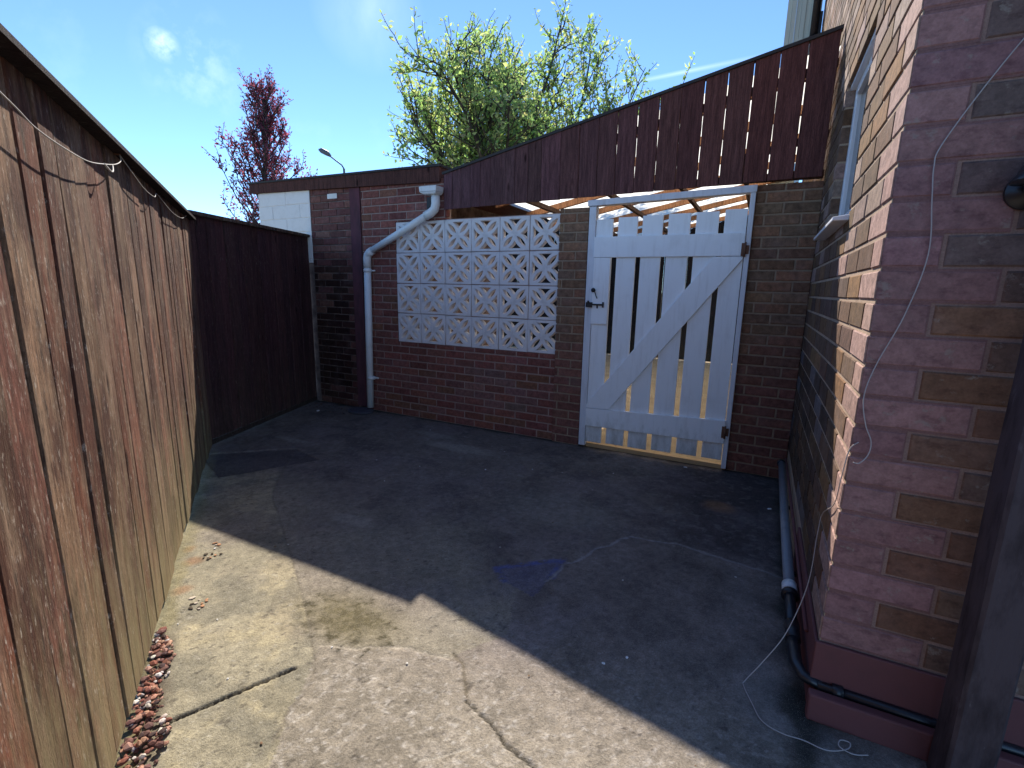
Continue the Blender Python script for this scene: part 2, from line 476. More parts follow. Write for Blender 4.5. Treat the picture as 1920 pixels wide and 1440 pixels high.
# back part: shade of the buildings painted darker into the concrete
shade_tone = smooth(Y + .35 * (n_lo - .5) * 4, -2.75, -1.7) * (1 - rough)
lay(shade_tone, C3((.142, .108, .098)) * (1 + (n_md[..., None] - .5) * .9), .80)
lay(rough * smooth(Y, -3.0, -2.1), C3((.170, .132, .120)) * (1 + (n_md[..., None] - .5) * 1.1), .85)  # shade painted into the screed as well
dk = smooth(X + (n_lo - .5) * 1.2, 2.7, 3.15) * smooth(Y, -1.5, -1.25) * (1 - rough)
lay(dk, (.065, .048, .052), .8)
lay(shade_tone * smooth(fbm(X, Y, 2.4, 6, 101, .65), .42, .72), (.225, .178, .178), .42)
lay(shade_tone * smooth(fbm(X, Y, 4.4, 6, 102, .68), .46, .74), (.055, .043, .043), .5)
lay(shade_tone * smooth(fbm(X, Y, 26, 4, 103, .7), .56, .70), (.26, .235, .21), .35)
# paler worn patches
for (px, py, rx, ry, k_) in ((1.34, -2.037, .16, .06, .55), (1.161, -.621, .35, .10, .6), (.75, -.42, .25, .07, .4), (-.25, -1.18, .20, .05, .5), (2.35, -1.3, .4, .25, .25)):
    dd = np.hypot((Xw - px) / rx, (Yw - py) / ry)
    lay(1 - smooth(dd, .6, 1.25), (.33, .30, .25), k_)
# dark patched slab by the fence
slab = inside(X + wx * .4, Y + wy * .4, [(-.55, -1.80), (-.02, -1.316), (.376, -1.415), (.048, -2.023)]) * 1.0
lay(slab, C3((.07, .058, .062)) * (1 + (n_md[..., None] - .5) * 1.2), .72); z -= slab * .012
# mossy stain
dd = np.hypot((X - 1.97) / .20, (Y + 2.70) / .10) + (fbm(X, Y, 30, 4, 61, .75) - .5) * 3.2
lay((1 - smooth(dd, .35, 1.35)) * (.62 + .38 * smooth(fbm(X, Y, 48, 3, 62, .7), .35, .55)), (.022, .017, .006), .98)
dd = np.hypot((X - 1.97) / .30, (Y + 2.68) / .16)
lay(1 - smooth(dd, .3, 1.2), (.20, .165, .085), .65)
# blue chalk paint
tri = inside(Xw * .2 + X * .8, Yw * .2 + Y * .8, [(2.327, -2.063), (2.598, -1.83), (2.586, -2.185), (2.414, -2.142)])
te = poly_dist(X, Y, [(2.414, -2.142), (2.327, -2.063), (2.598, -1.83), (2.600, -2.02)])
lay(tri * 1.0, (.075, .09, .26), .30)
lay((1 - smooth(te, .004, .028)) * smooth(n_hi, .30, .6), (.06, .10, .36), .55)
dd = np.hypot((X - 2.55) / .5, (Y + 2.3) / .35); lay((1 - smooth(dd, .4, 1.2)) * smooth(n_md, .4, .65), (.10, .12, .24), .10)
for (px, py, rx, ry, k_) in ((3.62, -2.40, .12, .06, .6), (3.50, -2.28, .10, .22, .35), (3.40, -1.75, .08, .3, .2)):
    dd = np.hypot((Xw - px) / rx, (Yw - py) / ry); lay(1 - smooth(dd, .4, 1.3), (.27, .245, .23), k_)
# rust/terracotta stains against the left fence and leaf litter colour
for (px, py, rx) in ((.98, -2.73, .06), (1.18, -2.90, .05), (.85, -2.68, .04), (3.25, -.75, .12)):
    dd = np.hypot((Xw - px) / rx, (Yw - py) / rx)
    lay(1 - smooth(dd, .3, 1.1), (.34, .17, .08), .6)
fd = ((X - BASE.x) * FN.x + (Y - BASE.y) * FN.y)
ss_ = ((X - BASE.x) * FD.x + (Y - BASE.y) * FD.y)
lay((1 - smooth(fd + (n_md - .5) * .05, .05, .11)) * smooth(ss_, 2.45, 2.7) * (fd > -.05), (.10, .075, .055), .85)
# joints and cracks: real grooves with soil in them
def groove(pts, w_, dep, c=(.035, .03, .025), wob=.4, seed=0):
    global z
    d = poly_dist(X + wx * wob, Y + wy * wob, pts) + (fbm(X, Y, 30, 3, 200 + seed) - .5) * w_ * 1.2
    mk = 1 - smooth(d, w_ * .45, w_ * 1.1)
    lay(mk, c, .93); z = z - mk * dep
groove([(.1, -1.45), (.444, -1.851), (.645, -2.045), (1.347, -2.466), (1.791, -2.744), (2.035, -2.915)], .0034, .004, (.17, .145, .105), .25, 1)
groove([(2.035, -2.915), (2.10, -2.99), (2.18, -3.2)], .005, .004, (.2, .17, .13), .8, 9)
d = poly_dist(X, Y, [(1.837, -3.318), (2.005, -2.961)])
groove([(1.840, -3.310), (1.93, -3.12), (2.000, -2.970)], .0068, .02, (.012, .010, .008), .12, 2)
groove([(1.999, -2.859), (2.203, -2.732), (2.468, -2.651)], .006, .003, (.44, .38, .30), 1.2, 3)
groove([(2.455, -2.64), (2.509, -2.672), (2.55, -2.72), (2.624, -2.786)], .0055, .006, (.16, .13, .09), .9, 4)
groove([(2.624, -2.786), (2.68, -2.815), (2.728, -2.824), (2.808, -2.866), (2.908, -2.889), (3.05, -3.0)], .0055, .008, (.04, .033, .022), .9, 5)
groove([(2.6, -3.05), (2.72, -2.94), (2.86, -2.96)], .004, .003, (.48, .43, .36), .8, 6)
groove([(2.58, -2.05), (2.621, -1.874), (2.716, -1.647), (2.852, -1.42), (3.1, -1.375), (3.434, -1.424), (3.62, -1.47)], .010, .002, (.30, .27, .26), 1.2, 7)
# dark line where walls meet the floor
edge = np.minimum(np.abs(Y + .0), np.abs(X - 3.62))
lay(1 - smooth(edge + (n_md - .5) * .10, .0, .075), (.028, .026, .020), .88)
lay(smooth(X, -1, 0) * (1 - smooth(np.abs(fd) + (n_md - .5) * .12, .01, .07)), (.24, .20, .085), .6)
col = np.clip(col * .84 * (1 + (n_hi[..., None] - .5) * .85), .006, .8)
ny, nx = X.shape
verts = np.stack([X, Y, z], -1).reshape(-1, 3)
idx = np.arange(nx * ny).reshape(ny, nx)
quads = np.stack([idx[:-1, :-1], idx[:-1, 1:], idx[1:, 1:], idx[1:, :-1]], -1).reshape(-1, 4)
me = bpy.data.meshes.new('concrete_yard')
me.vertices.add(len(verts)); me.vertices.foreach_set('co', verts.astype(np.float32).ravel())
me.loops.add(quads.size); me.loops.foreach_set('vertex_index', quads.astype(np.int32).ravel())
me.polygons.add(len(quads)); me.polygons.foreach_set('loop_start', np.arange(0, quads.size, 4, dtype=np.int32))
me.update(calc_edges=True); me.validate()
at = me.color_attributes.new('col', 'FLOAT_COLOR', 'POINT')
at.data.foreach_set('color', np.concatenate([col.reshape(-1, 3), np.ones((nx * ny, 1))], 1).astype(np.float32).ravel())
k = MT('worn_concrete', .9, .2)
c = k.attr('col')
f1, f2 = k.noise(130, 4, .65), k.noise(420, 2, .6)
c = k.mix(1.0, c, k.mix(k.rng(f1, .3, .7), gray(.72), gray(1.28)), 'MULTIPLY')
c = k.mix(k.rng(f2, .60, .72, 0, .55), c, (.50, .46, .40))
c = k.mix(k.rng(f2, .40, .28, 0, .6), c, (.05, .042, .035))
k.col(c); k.bump(k.math('ADD', f1, k.math('MULTIPLY', f2, .5)), .8, .005)
me.materials.append(k.m)
yard = bpy.data.objects.new('concrete_yard', me); COL.objects.link(yard); tag(yard, kind='structure')

pf = MB(); pf.add([(-2.2, .036, .0), (3.64, .036, .0), (3.64, 9, .0), (-2.2, 9, .0)], [(0, 1, 2, 3)])
k = MT('sandy_path_floor', .95, .1)
k.col(k.mix(k.rng(k.noise(5, 6, .65), .35, .7), (.48, .36, .22), (.33, .24, .15))); k.bump(k.noise(60, 4, .6), .5, .006)
tag(pf.build('passage_path', k.m), kind='structure')

# loose red and white gravel against the fence
def stone(mb, c, r_, colr, flat=.7):
    ico = [(0, 0, 1)] + [(math.cos(a) * .894, math.sin(a) * .894, .447) for a in [2 * math.pi * i / 5 for i in range(5)]] + \
          [(math.cos(a) * .894, math.sin(a) * .894, -.447) for a in [2 * math.pi * (i + .5) / 5 for i in range(5)]] + [(0, 0, -1)]
    th = rnd.uniform(0, 6.28); sx, sy, sz = r_ * rnd.uniform(.8, 1.35), r_ * rnd.uniform(.6, 1.0), r_ * flat * rnd.uniform(.6, 1)
    vs = []
    for (x, y, zz) in ico:
        q = 1 + rnd.uniform(-.22, .22); x, y, zz = x * sx * q, y * sy * q, zz * sz * q
        vs.append((c[0] + x * math.cos(th) - y * math.sin(th), c[1] + x * math.sin(th) + y * math.cos(th), c[2] + zz))
    fs = [(0, 1 + i, 1 + (i + 1) % 5) for i in range(5)] + [(11, 6 + (i + 1) % 5, 6 + i) for i in range(5)]
    for i in range(5): fs += [(1 + i, 6 + i, 1 + (i + 1) % 5), (1 + (i + 1) % 5, 6 + i, 6 + (i + 1) % 5)]
    mb.add(vs, fs, colr)
gv = MB()
for i in range(1050):
    s_ = rnd.uniform(2.52, 4.1); wd = .030 + .055 * rnd.uniform(.6, 1.15) * smooth(np.array(s_), 2.5, 2.9)
    q = rnd.uniform(.004, float(wd) + .012 + .02 * math.sin(s_ * 17))
    p_ = BASE + FD * s_ + FN * q
    rr = rnd.choice((rnd.uniform(.003, .006), rnd.uniform(.006, .010), rnd.uniform(.008, .015)))
    cc = rnd.choice([(.30, .13, .09), (.22, .085, .06), (.36, .19, .13), (.16, .08, .065), (.38, .22, .16), (.52, .47, .42), (.08, .05, .045), (.14, .07, .06)])
    stone(gv, (p_.x, p_.y, rr * .5 + rnd.uniform(0, .016)), rr, jit(cc, .2))
k = MT('red_gravel', .85, .2); c = k.attr('col'); k.col(k.mix(1.0, c, k.mix(k.noise(90, 3), gray(.6), gray(1.4)), 'MULTIPLY'))
M['gravel'] = k.m
tag(gv.build('gravel', 'gravel'), 'strip of loose red and white gravel along the foot of the sunlit fence', 'gravel', kind='stuff')
gr = MB()
for i in range(46):
    x, y = rnd.uniform(.6, 3.5), rnd.uniform(-3.3, -.25)
    if (Vector((x, y, 0)) - BASE).dot(FN) < .05: continue
    cc = rnd.choice([(.6, .58, .55), (.5, .47, .42), (.12, .08, .05), (.2, .12, .07)])
    stone(gr, (x, y, .003), rnd.uniform(.003, .0065), cc, .5)
for (x, y, r_) in ((3.546, -.63, .014), (2.96, -.12, .013), (1.62, -.95, .008), (-.85, -.35, .02), (3.05, -2.35, .006), (2.98, -2.42, .006)):
    stone(gr, (x, y, .004), r_, (.72, .72, .72), .35)
for i in range(60):      # grit in the dark corner by the drain and by the fence foot
    x, y = rnd.uniform(-1.15, -.5), rnd.uniform(-.35, -.05)
    stone(gr, (x, y, .004), rnd.uniform(.004, .012), rnd.choice([(.04, .035, .03), (.1, .08, .07), (.16, .09, .05)]), .5)
for (x, y) in ((.93, -2.60), (1.02, -2.66), (1.0, -2.70), (1.30, -2.93), (1.34, -2.90), (1.36, -2.95)):
    for j in range(4):
        stone(gr, (x + rnd.uniform(-.03, .03), y + rnd.uniform(-.03, .03), .004), rnd.uniform(.005, .012), rnd.choice([(.5, .42, .33), (.42, .22, .12), (.08, .06, .04)]), .35)
tag(gr.build('grit', 'gravel'), 'scattered chips of white and brown grit on the concrete yard', 'grit', kind='stuff')

# ================================================================== timber fences
def board(mb, u0, u1, z0, z1, front, thick, colr, nz_=10, bow=.003, top=None, ej=0.):
    """board in a fence's own frame: x along, y out of the face, z up; faces +y"""
    b0 = rnd.uniform(-bow, bow); ph = rnd.uniform(0, 6); am = rnd.uniform(0, bow)
    t0, t1 = (z1, z1) if top is None else top
    lean = rnd.uniform(-.002, .002)
    vs = []; fs = []
    for i in range(nz_ + 1):
        t = i / nz_
        za, zb = z0 + (t0 - z0) * t, z0 + (t1 - z0) * t
        d = front + b0 + am * math.sin(ph + t * 5) 
        e = .004
        xa, xb = u0 + lean * t + rnd.uniform(-ej, ej), u1 + lean * t + rnd.uniform(-ej, ej)
        vs += [(xa, d - thick, za), (xa, d - e, za), (xa + e, d, za), (xb - e, d, zb), (xb, d - e, zb), (xb, d - thick, zb)]
    for i in range(nz_):
        o = i * 6
        for j in range(5): fs.append((o + j, o + j + 1, o + j + 7, o + j + 6))
        fs.append((o + 5, o, o + 6, o + 11))
    fs.append((0, 5, 4, 3, 2, 1)); o = nz_ * 6; fs.append((o, o + 1, o + 2, o + 3, o + 4, o + 5))
    mb.add(vs, [f[::-1] for f in fs], colr)
# long sunlit fence on the left
FZ = 1.862
fl = empty('timber_fence', BASE, math.atan2(FD.y, FD.x))
tag(fl, 'tall weathered brown board fence in full sun with green algae at its foot', 'fence')
# local frame: x along FD, y = FN (rz puts +y on the left of FD, which is the yard side)
joints = [0, .11, .21, .33, .43, .54, .66, .77, .88, 1.0, 1.12, 1.22, 1.35, 1.47, 1.585, 1.70, 1.82, 1.93, 2.05, 2.168, 2.33, 2.48, 2.592, 2.72, 2.856, 2.97, 3.09, 3.225, 3.355, 3.50, 3.65, 3.75, 3.84, 4.0, 4.16, 4.32, 4.5, 4.7, 4.9, 5.1]
pal = [(.195, .080, .048), (.24, .112, .070), (.135, .056, .037), (.21, .115, .075), (.165, .070, .045), (.25, .145, .095), (.115, .052, .038)]
mb = MB(); prev = None
for i, (a, b) in enumerate(zip(joints[:-1], joints[1:])):
    gp = .0035 if i % 4 else .009
    cc = jit(pal[(i * 5 + i // 3) % len(pal)], .22)
    board(mb, a + gp / 2, b - gp / 2, .015 + rnd.uniform(0, .02), FZ - .03, rnd.choice((0, -.002, -.004)), .02, cc, 14, .0035, ej=.0012)
mb.build('boards', 'fence_sunny', fl)
mb = MB(); mb.hexa([(-.02, -.05, FZ - .028), (5.1, -.05, FZ - .028), (5.1, .047, FZ - .028), (-.02, .047, FZ - .028), (-.02, -.05, FZ), (5.1, -.05, FZ - .002), (5.1, .047, FZ - .012), (-.02, .047, FZ - .012)], (.030, .018, .020))
mb.build('cap_rail', 'fence_dark', fl)
mb = MB()
for x in (.02, 1.8, 3.6):
    mb = MB(); mb.box((x, -.17, 0), (x + .09, -.078, FZ - .03), (.12, .07, .05)); mb.build('post', 'fence_sunny', fl)
for zz in (.3, 1.45):
    mb = MB(); mb.box((0, -.075, zz), (5.1, -.03, zz + .08), (.12, .07, .05)); mb.build('rail', 'fence_sunny', fl)
# short dark fence panel
D0 = Vector((-.66, -1.64, 0)); D1 = Vector((-1.25, .0, 0)); dd_ = (D0 - D1).normalized(); dl = (D0 - D1).length
fn = empty('timber_fence', D1, math.atan2(dd_.y, dd_.x))
tag(fn, 'short dark stained board fence standing in shadow in the left corner', 'fence')
# local +y should face the yard (+X side)
mb = MB(); a = 0; i = 0
while a < dl - .02:
    b = min(a + rnd.uniform(.095, .125), dl - .005)
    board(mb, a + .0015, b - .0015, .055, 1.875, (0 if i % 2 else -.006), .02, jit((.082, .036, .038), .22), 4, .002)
    a = b; i += 1
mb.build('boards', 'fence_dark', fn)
mb = MB(); mb.box((0, -.04, 1.877), (dl, .03, 1.905), (.10, .06, .045)); mb.build('cap_rail', 'fence_sunny', fn)
for ya, yb, za, zb in ((-.035, -.004, .008, .05), (-.07, -.03, .4, .48), (-.07, -.03, 1.5, 1.58)):
    mb = MB(); mb.box((0, ya, za), (dl, yb, zb), (.05, .03, .03)); mb.build('rail', 'fence_dark', fn)

# ================================================================== back wall with pierced blocks
gw = empty('garden_wall', (1.2, 0, 0))
tag(gw, 'red brick garden wall with a panel of pierced white blocks beside the gate', 'wall')
def G(o): o.matrix_parent_inverse = Matrix.Translation((-1.2, 0, 0)); return o
redpal = [(.25, .088, .066), (.28, .10, .072), (.21, .070, .056), (.25, .096, .078), (.235, .098, .060), (.27, .088, .066)]
def c_red(row, ci, u, zz):
    c = rnd.choice(redpal)
    if .75 < u < 1.6 and .2 < zz < .62: c = tuple(q * .75 + .05 for q in c) if (row + ci) % 3 else c
    return jit(c, .16)
mb = MB()
RW = [(-.445, 0, 0, 2.375), (0, 0, 1.795, .79), (0, 1.992, .62, 2.36)]
bricks(mb, (0, 0, 0), (1, 0, 0), (0, -1, 0), RW, .2265, .0745, colf=c_red, joint=.0125, off=.03, proud=.003)
mb.box((-.445, .004, 0), (0, .11, 2.375), mi=1); mb.box((0, .004, 0), (1.8, .11, .788), mi=1); mb.box((0, .004, 1.992), (.60, .11, 2.36), mi=1)
G(mb.build('brickwork', ['brick', 'mortar_grey'], gw))
brpal = [(.27, .155, .088), (.285, .14, .080), (.23, .118, .070), (.26, .152, .092), (.225, .132, .084)]
def c_brown(row, ci, u, zz):
    c = rnd.choice(brpal)
    k_ = min(1, max(0, (1.15 - zz) / .5))           # newer browner bricks above, redder below
    c = tuple(a * (1 - k_) + b * k_ for a, b in zip(c, (.22, .090, .066)))
    return jit(c, .16)
mb = MB()
bricks(mb, (0, -.028, 0), (1, 0, 0), (0, -1, 0), [(1.782, 0, 2.035, 2.02)], .2265, .0762, colf=c_brown, joint=.0125, proud=.003, off=.006)
bricks(mb, (1.782, -.024, 0), (0, 1, 0), (-1, 0, 0), [(0, 0, .10, 2.02)], .2265, .0762, colf=c_brown, joint=.0125, proud=.003, off=0)
mb.box((1.786, -.024, 0), (2.03, .2, 2.018), mi=1)
G(mb.build('gate_pier', ['brick', 'mortar_brown'], gw))
mb = MB()
bricks(mb, (0, -.004, 0), (1, 0, 0), (0, -1, 0), [(3.250, 0, 3.645, 2.105)], .2265, .0762, colf=c_brown, joint=.0125, proud=.003, off=.14)
bricks(mb, (3.246, 0, 0), (0, 1, 0), (-1, 0, 0), [(0, 0, .2, 2.105)], .2265, .0762, colf=c_brown, joint=.0125, proud=.003, off=0)
mb.box((3.25, 0, 0), (3.645, .2, 2.103), mi=1)
G(mb.build('gate_pier', ['brick', 'mortar_brown'], gw))

# pierced screen block: a frame, eight openings, bounded by curved ribs
def arc(a, b, bulge, n=9):
    a, b = Vector(a), Vector(b); d = b - a; nrm_ = Vector((-d.y, d.x)); out = []
    for i in range(n):
        t = i / (n - 1); q = a + d * t + nrm_ * bulge * 4 * t * (1 - t); out.append((q.x, q.y))
    return out
def screen_block():
    S = .2975 / 2; F = .019; I = S - F
    cu = bpy.data.curves.new('screen_block', 'CURVE'); cu.dimensions = '2D'; cu.fill_mode = 'BOTH'
    cu.extrude = .030; cu.bevel_depth = .003; cu.bevel_resolution = 1
    def spl(pts):
        s = cu.splines.new('POLY'); s.points.add(len(pts) - 1)
        for p_, q in zip(s.points, pts): p_.co = (q[0], q[1], 0, 1)
        s.use_cyclic_u = True
    o = S - .0055
    spl([(-o, -o), (o, -o), (o, o), (-o, o)])
    for kq in range(4):
        an = kq * math.pi / 2
        rot = lambda q: (q[0] * math.cos(an) - q[1] * math.sin(an), q[0] * math.sin(an) + q[1] * math.cos(an))
        # petal (lens) opening along the diagonal
        p0, p1 = (.017, .017), (I - .013, I - .013)
        lens = arc(p0, p1, .150)[:-1] + arc(p1, p0, .150)[:-1]
        spl([rot(q) for q in lens])
        # curved triangular opening against the side
        w_ = I - .056
        t0, t1, ap = (I - .002, -w_), (I - .002, w_), (.054, 0)
        tri_ = [t0] + [t1] + arc(t1, ap, .07)[1:-1] + [ap] + arc(ap, t0, .07)[1:-1]
        spl([rot(q) for q in tri_])
    ob = bpy.data.objects.new('tmp', cu); COL.objects.link(ob)
    ob.rotation_euler = (R(90), 0, 0)
    dg = bpy.context.evaluated_depsgraph_get()
    me_ = bpy.data.meshes.new_from_object(ob.evaluated_get(dg))
    me_.name = 'screen_block'; me_.transform(Matrix.Rotation(R(90), 4, 'X'))
    bpy.data.objects.remove(ob); me_.materials.clear(); me_.materials.append(M['block_white'])
    return me_
sb = screen_block()
for r_ in range(4):
    for c_ in range(6):
        o = bpy.data.objects.new('screen_block', sb); COL.objects.link(o); o.parent = gw
        o.matrix_parent_inverse = Matrix.Translation((-1.2, 0, 0))
        o.location = (.15 + c_ * .2985 + rnd.uniform(-.001, .001), .037 + rnd.uniform(-.004, .004), .79 + .15 + r_ * .3 + rnd.uniform(-.001, .001)); o.rotation_euler = (rnd.uniform(-.008, .008), rnd.choice((0, 1, 2, 3)) * math.pi / 2 + rnd.uniform(-.005, .005), rnd.uniform(-.01, .01))
# thin joints between the blocks
mb = MB()
for i in range(1, 6): mb.box((i * .2985 - .0022, .012, .79), (i * .2985 + .0052, .075, 1.99))
for i in range(0, 5): mb.box((0, .0135, .79 + i * .3 - .0035), (1.785, .0765, .79 + i * .3 + .0035))
G(mb.build('block_joints', 'mortar_grey', gw))

# ================================================================== shed at the left back
sh = empty('brick_shed', (-1.3, .1, 0))
tag(sh, 'flat roofed brick shed with soot stained wall and a white painted patch', 'shed')
def S_(o): o.matrix_parent_inverse = Matrix.Translation((1.3, -.1, 0)); return o
def c_shed(row, ci, u, zz):
    c = jit(rnd.choice([(.24, .095, .074), (.20, .080, .066), (.26, .12, .085), (.19, .070, .060)]), .2)
    soot = float(np.clip((1.75 - zz) / .25, 0, 1)) * float(np.clip((-.55 - u) / .2 + .2, .25, 1))
    n = vnoise(np.array(u * 7.), np.array(zz * 6.), 5)
    soot *= .35 + .65 * float(n > .33)
    if zz < .25: soot *= .8
    return tuple(q * (1 - .80 * soot) for q in c)
mb = MB()
bricks(mb, (0, .004, 0), (1, 0, 0), (0, -1, 0), [(-1.185, 0, -.60, 2.39)], .2265, .0745, colf=c_shed, joint=.011, off=.11)
mb.box((-2.04, .008, 0), (-.60, 2.4, 2.40), mi=1)
mb.box((-.60, .12, 0), (-.05, 2.4, 2.40), mi=1)
mb.box((-.60, .010, 0), (-.448, .11, 2.38), mi=1)
S_(mb.build('brickwork', ['brick', 'mortar_soot'], sh))
mb = MB(); mb.box((-.593, -.010, .03), (-.455, .006, 2.37), (.5, .5, .5))
k = MT('dusky_red_strip', .9, .2)  # dusky red upright strip, slightly proud of the shed wall
c = k.mix(k.rng(k.noise(1.0, 5, .6, (14, 14, 5)), .35, .7), (.15, .055, .065), (.085, .04, .045)); k.col(c); k.bump(k.noise(50, 4, .6), .5, .004); M['dusky_strip'] = k.m
S_(mb.build('dusky_wall_strip', 'dusky_strip', sh))
mb = MB()
bricks(mb, (0, -.001, 0), (1, 0, 0), (0, -1, 0), [(-2.04, 1.6, -1.19, 2.39)], .45, .149, colf=lambda *a: (.8, .8, .8), joint=.008, proud=.006)
mb.box((-2.04, .0, 1.6), (-1.19, .007, 2.39), mi=0)
S_(mb.build('white_painted_patch', 'brick_white', sh))
mb = MB(); mb.box((-.92, -.004, 2.265), (-.78, .0, 2.315)); S_(mb.build('pale_repair', 'brick_white', sh))
mb = MB()
mb.hexa([(-2.14, -.035, 2.395), (.565, -.035, 2.325), (.565, 2.5, 2.36), (-2.14, 2.5, 2.41), (-2.14, -.035, 2.495), (.565, -.035, 2.457), (.565, 2.5, 2.47), (-2.14, 2.5, 2.495)], (.11, .045, .035))
rf = S_(mb.build('roof_fascia', 'fascia_wood', sh))
mb = MB(); mb.hexa([(-2.17, -.045, 2.497), (.575, -.045, 2.459), (.575, 2.55, 2.475), (-2.17, 2.55, 2.505), (-2.17, -.045, 2.515), (.575, -.045, 2.480), (.575, 2.55, 2.493), (-2.17, 2.55, 2.523)])
S_(mb.build('roof_felt', 'felt', sh))

# ================================================================== sloping board screen above the gate
fa = empty('board_screen', (2.1, -.03, 2.08))
tag(fa, 'sloping screen of dark red stained boards rising to the right above the gate', 'screen')
def ztop(x): return 2.383 + (x - .61) * .202
def zbot(x): return 2.075 + (x - .61) * .019
gaps = [.61, .705, .80, .90, 1.004, 1.11, 1.22, 1.35, 1.477, 1.60, 1.77, 1.93, 2.085, 2.231, 2.381, 2.537, 2.691, 2.844, 2.991, 3.148, 3.302, 3.459, 3.63]
mb = MB()
for i, (a, b) in enumerate(zip(gaps[:-1], gaps[1:])):
    g_ = .0008 if i < 10 else (.0026 if i < 13 else .0042)
    a2, b2 = a + g_ / 2 + rnd.uniform(0, g_ * .3), b - g_ / 2
    t = i / 21.
    c = tuple(p_ * (1 - t) + q * t for p_, q in zip((.130, .064, .068), (.155, .060, .050)))
    vs = []
    # faces -y: use board() geometry mirrored
    tmp = MB(); board(tmp, a2 - 2.1, b2 - 2.1, zbot(a) - 2.08 + rnd.uniform(-.0008, .0008), 0, 0, .018, jit(c, .18), 7, .0015, top=(ztop(a2) - 2.08, ztop(b2) - 2.08), ej=.0016 if i >= 10 else 0)
    mb.add([(x, -y, z_) for x, y, z_ in tmp.v], [f[::-1] for f in tmp.f], tmp.c)
mb.build('boards', 'fascia_wood', fa)
mb = MB(); x0, x1 = .60, 3.635
P = lambda x, y, dz: (x - 2.1, y, ztop(x) + dz - 2.08)
mb.hexa([P(x0, -.012, .001), P(x1, -.012, .001), P(x1, .045, .001), P(x0, .045, .001), P(x0, -.012, .022), P(x1, -.012, .022), P(x1, .045, .022), P(x0, .045, .022)], (.02, .02, .024))
mb.build('capping', 'felt', fa)
mb = MB()
for dz in (-.20, -.62):
    mb = MB(); a0 = 1.2 if dz == -.2 else 3.0
    mb.hexa([P(a0, .020, dz), P(x1, .020, dz), P(x1, .055, dz), P(a0, .055, dz), P(a0, .020, dz + .045), P(x1, .020, dz + .045), P(x1, .055, dz + .045), P(a0, .055, dz + .045)], (.09, .04, .035)); mb.build('batten', 'fascia_wood', fa)
mb = MB(); mb.box((.62 - 2.1, .020, .045), (x1 - 2.1, .06, .095), (.10, .05, .04))
mb.build('batten', 'fascia_wood', fa)

# ================================================================== lean-to canopy behind the screen
cn = empty('canopy', (2.0, 1.2, 0))
tag(cn, 'translucent sheet canopy on orange brown rafters over the passage behind the gate', 'canopy')
def cz(x, y): return ztop(x) - .055 - .010 * y
CY1 = 6.15
mb = MB(); n = 120; vs = []; fs = []
for i in range(n + 1):
    x = .62 + (3.64 - .62) * i / n
    zz = .010 * math.sin(i * math.pi / 2.)
    vs += [(x - 2, .07 - 1.2, cz(x, .07) + zz), (x - 2, CY1 - 1.2, cz(x, CY1) + zz)]
for i in range(n): fs.append((2 * i, 2 * i + 2, 2 * i + 3, 2 * i + 1))
mb.add(vs, fs, None, 0, True); mb.build('roof_sheet', 'sheet', cn)
# rafters follow the slope, running along x
for y in (.22, .95, 1.75, 2.55, 3.35, 4.1, 4.75, 5.5):
    mb = MB(); h = .07
    q = lambda x, yy, dz: (x - 2, yy - 1.2, cz(x, yy) - .014 - dz)
    mb.hexa([q(.62, y, h), q(3.63, y, h), q(3.63, y + .047, h), q(.62, y + .047, h), q(.62, y, 0), q(3.63, y, 0), q(3.63, y + .047, 0), q(.62, y + .047, 0)], (.42, .20, .10))
    mb.build('rafter', 'rafter', cn)
for x in (1.05, 1.72, 2.38, 3.02):
    mb = MB(); mb.box((x - 2, .08 - 1.2, cz(x, 1) - .165), (x + .045 - 2, 6.1 - 1.2, cz(x, 1) - .105 - .012), (.10, .055, .035)); mb.build('purlin', 'rafter', cn)
for x, y in ((.75, 5.9), (3.5, 5.9)):
    mb = MB(); mb.box((x - 2, y - 1.2, 0), (x + .09 - 2, y + .09 - 1.2, cz(x, y) - .16), (.12, .06, .04)); mb.build('post', 'rafter', cn)

# dark fence far behind the gate
ff = empty('timber_fence', (.5, 6.2, 0))
tag(ff, 'black stained timber fence closing the far end of the passage behind the gate', 'fence')
mb = MB(); x = -2.8; i = 0
while x < 3.1:
    tmp = MB(); board(tmp, x, x + .145, .02, 2.95, 0 if i % 2 else -.008, .02, jit((.020, .015, .016), .2), 2, .002)
    mb.add([(a, -b, c) for a, b, c in tmp.v], [f[::-1] for f in tmp.f], tmp.c); x += .148; i += 1
mb.build('boards', 'fence_dark', ff)

# ================================================================== the gate
gt = empty('garden_gate', (2.65, -.05, 0))
tag(gt, 'white painted picket gate with diagonal brace between two brick piers', 'gate')
ox = 2.65
def B(name, boxes, mat, bev=.003):
    mb = MB()
    for a, b in boxes: mb.box((a[0] - ox, a[1], a[2]), (b[0] - ox, b[1], b[2]))
    return mb.build(name, mat, gt, bevel=bev)
# frame
B('jamb', [((2.045, .0, .02), (2.102, .07, 2.02))], 'gate_white2')
B('jamb', [((3.212, .0, .02), (3.246, .07, 2.10))], 'gate_white2')
mb = MB()
mb.hexa([(2.030 - ox, -.008, 2.022), (3.250 - ox, -.008, 2.052), (3.250 - ox, .07, 2.052), (2.030 - ox, .07, 2.022), (2.030 - ox, -.008, 2.068), (3.250 - ox, -.008, 2.100), (3.250 - ox, .07, 2.100), (2.030 - ox, .07, 2.068)])
mb.build('head_rail', 'gate_white2', gt, bevel=.003)
B('threshold', [((2.10, .045, .0), (3.24, .10, .035))], 'threshold', .002)
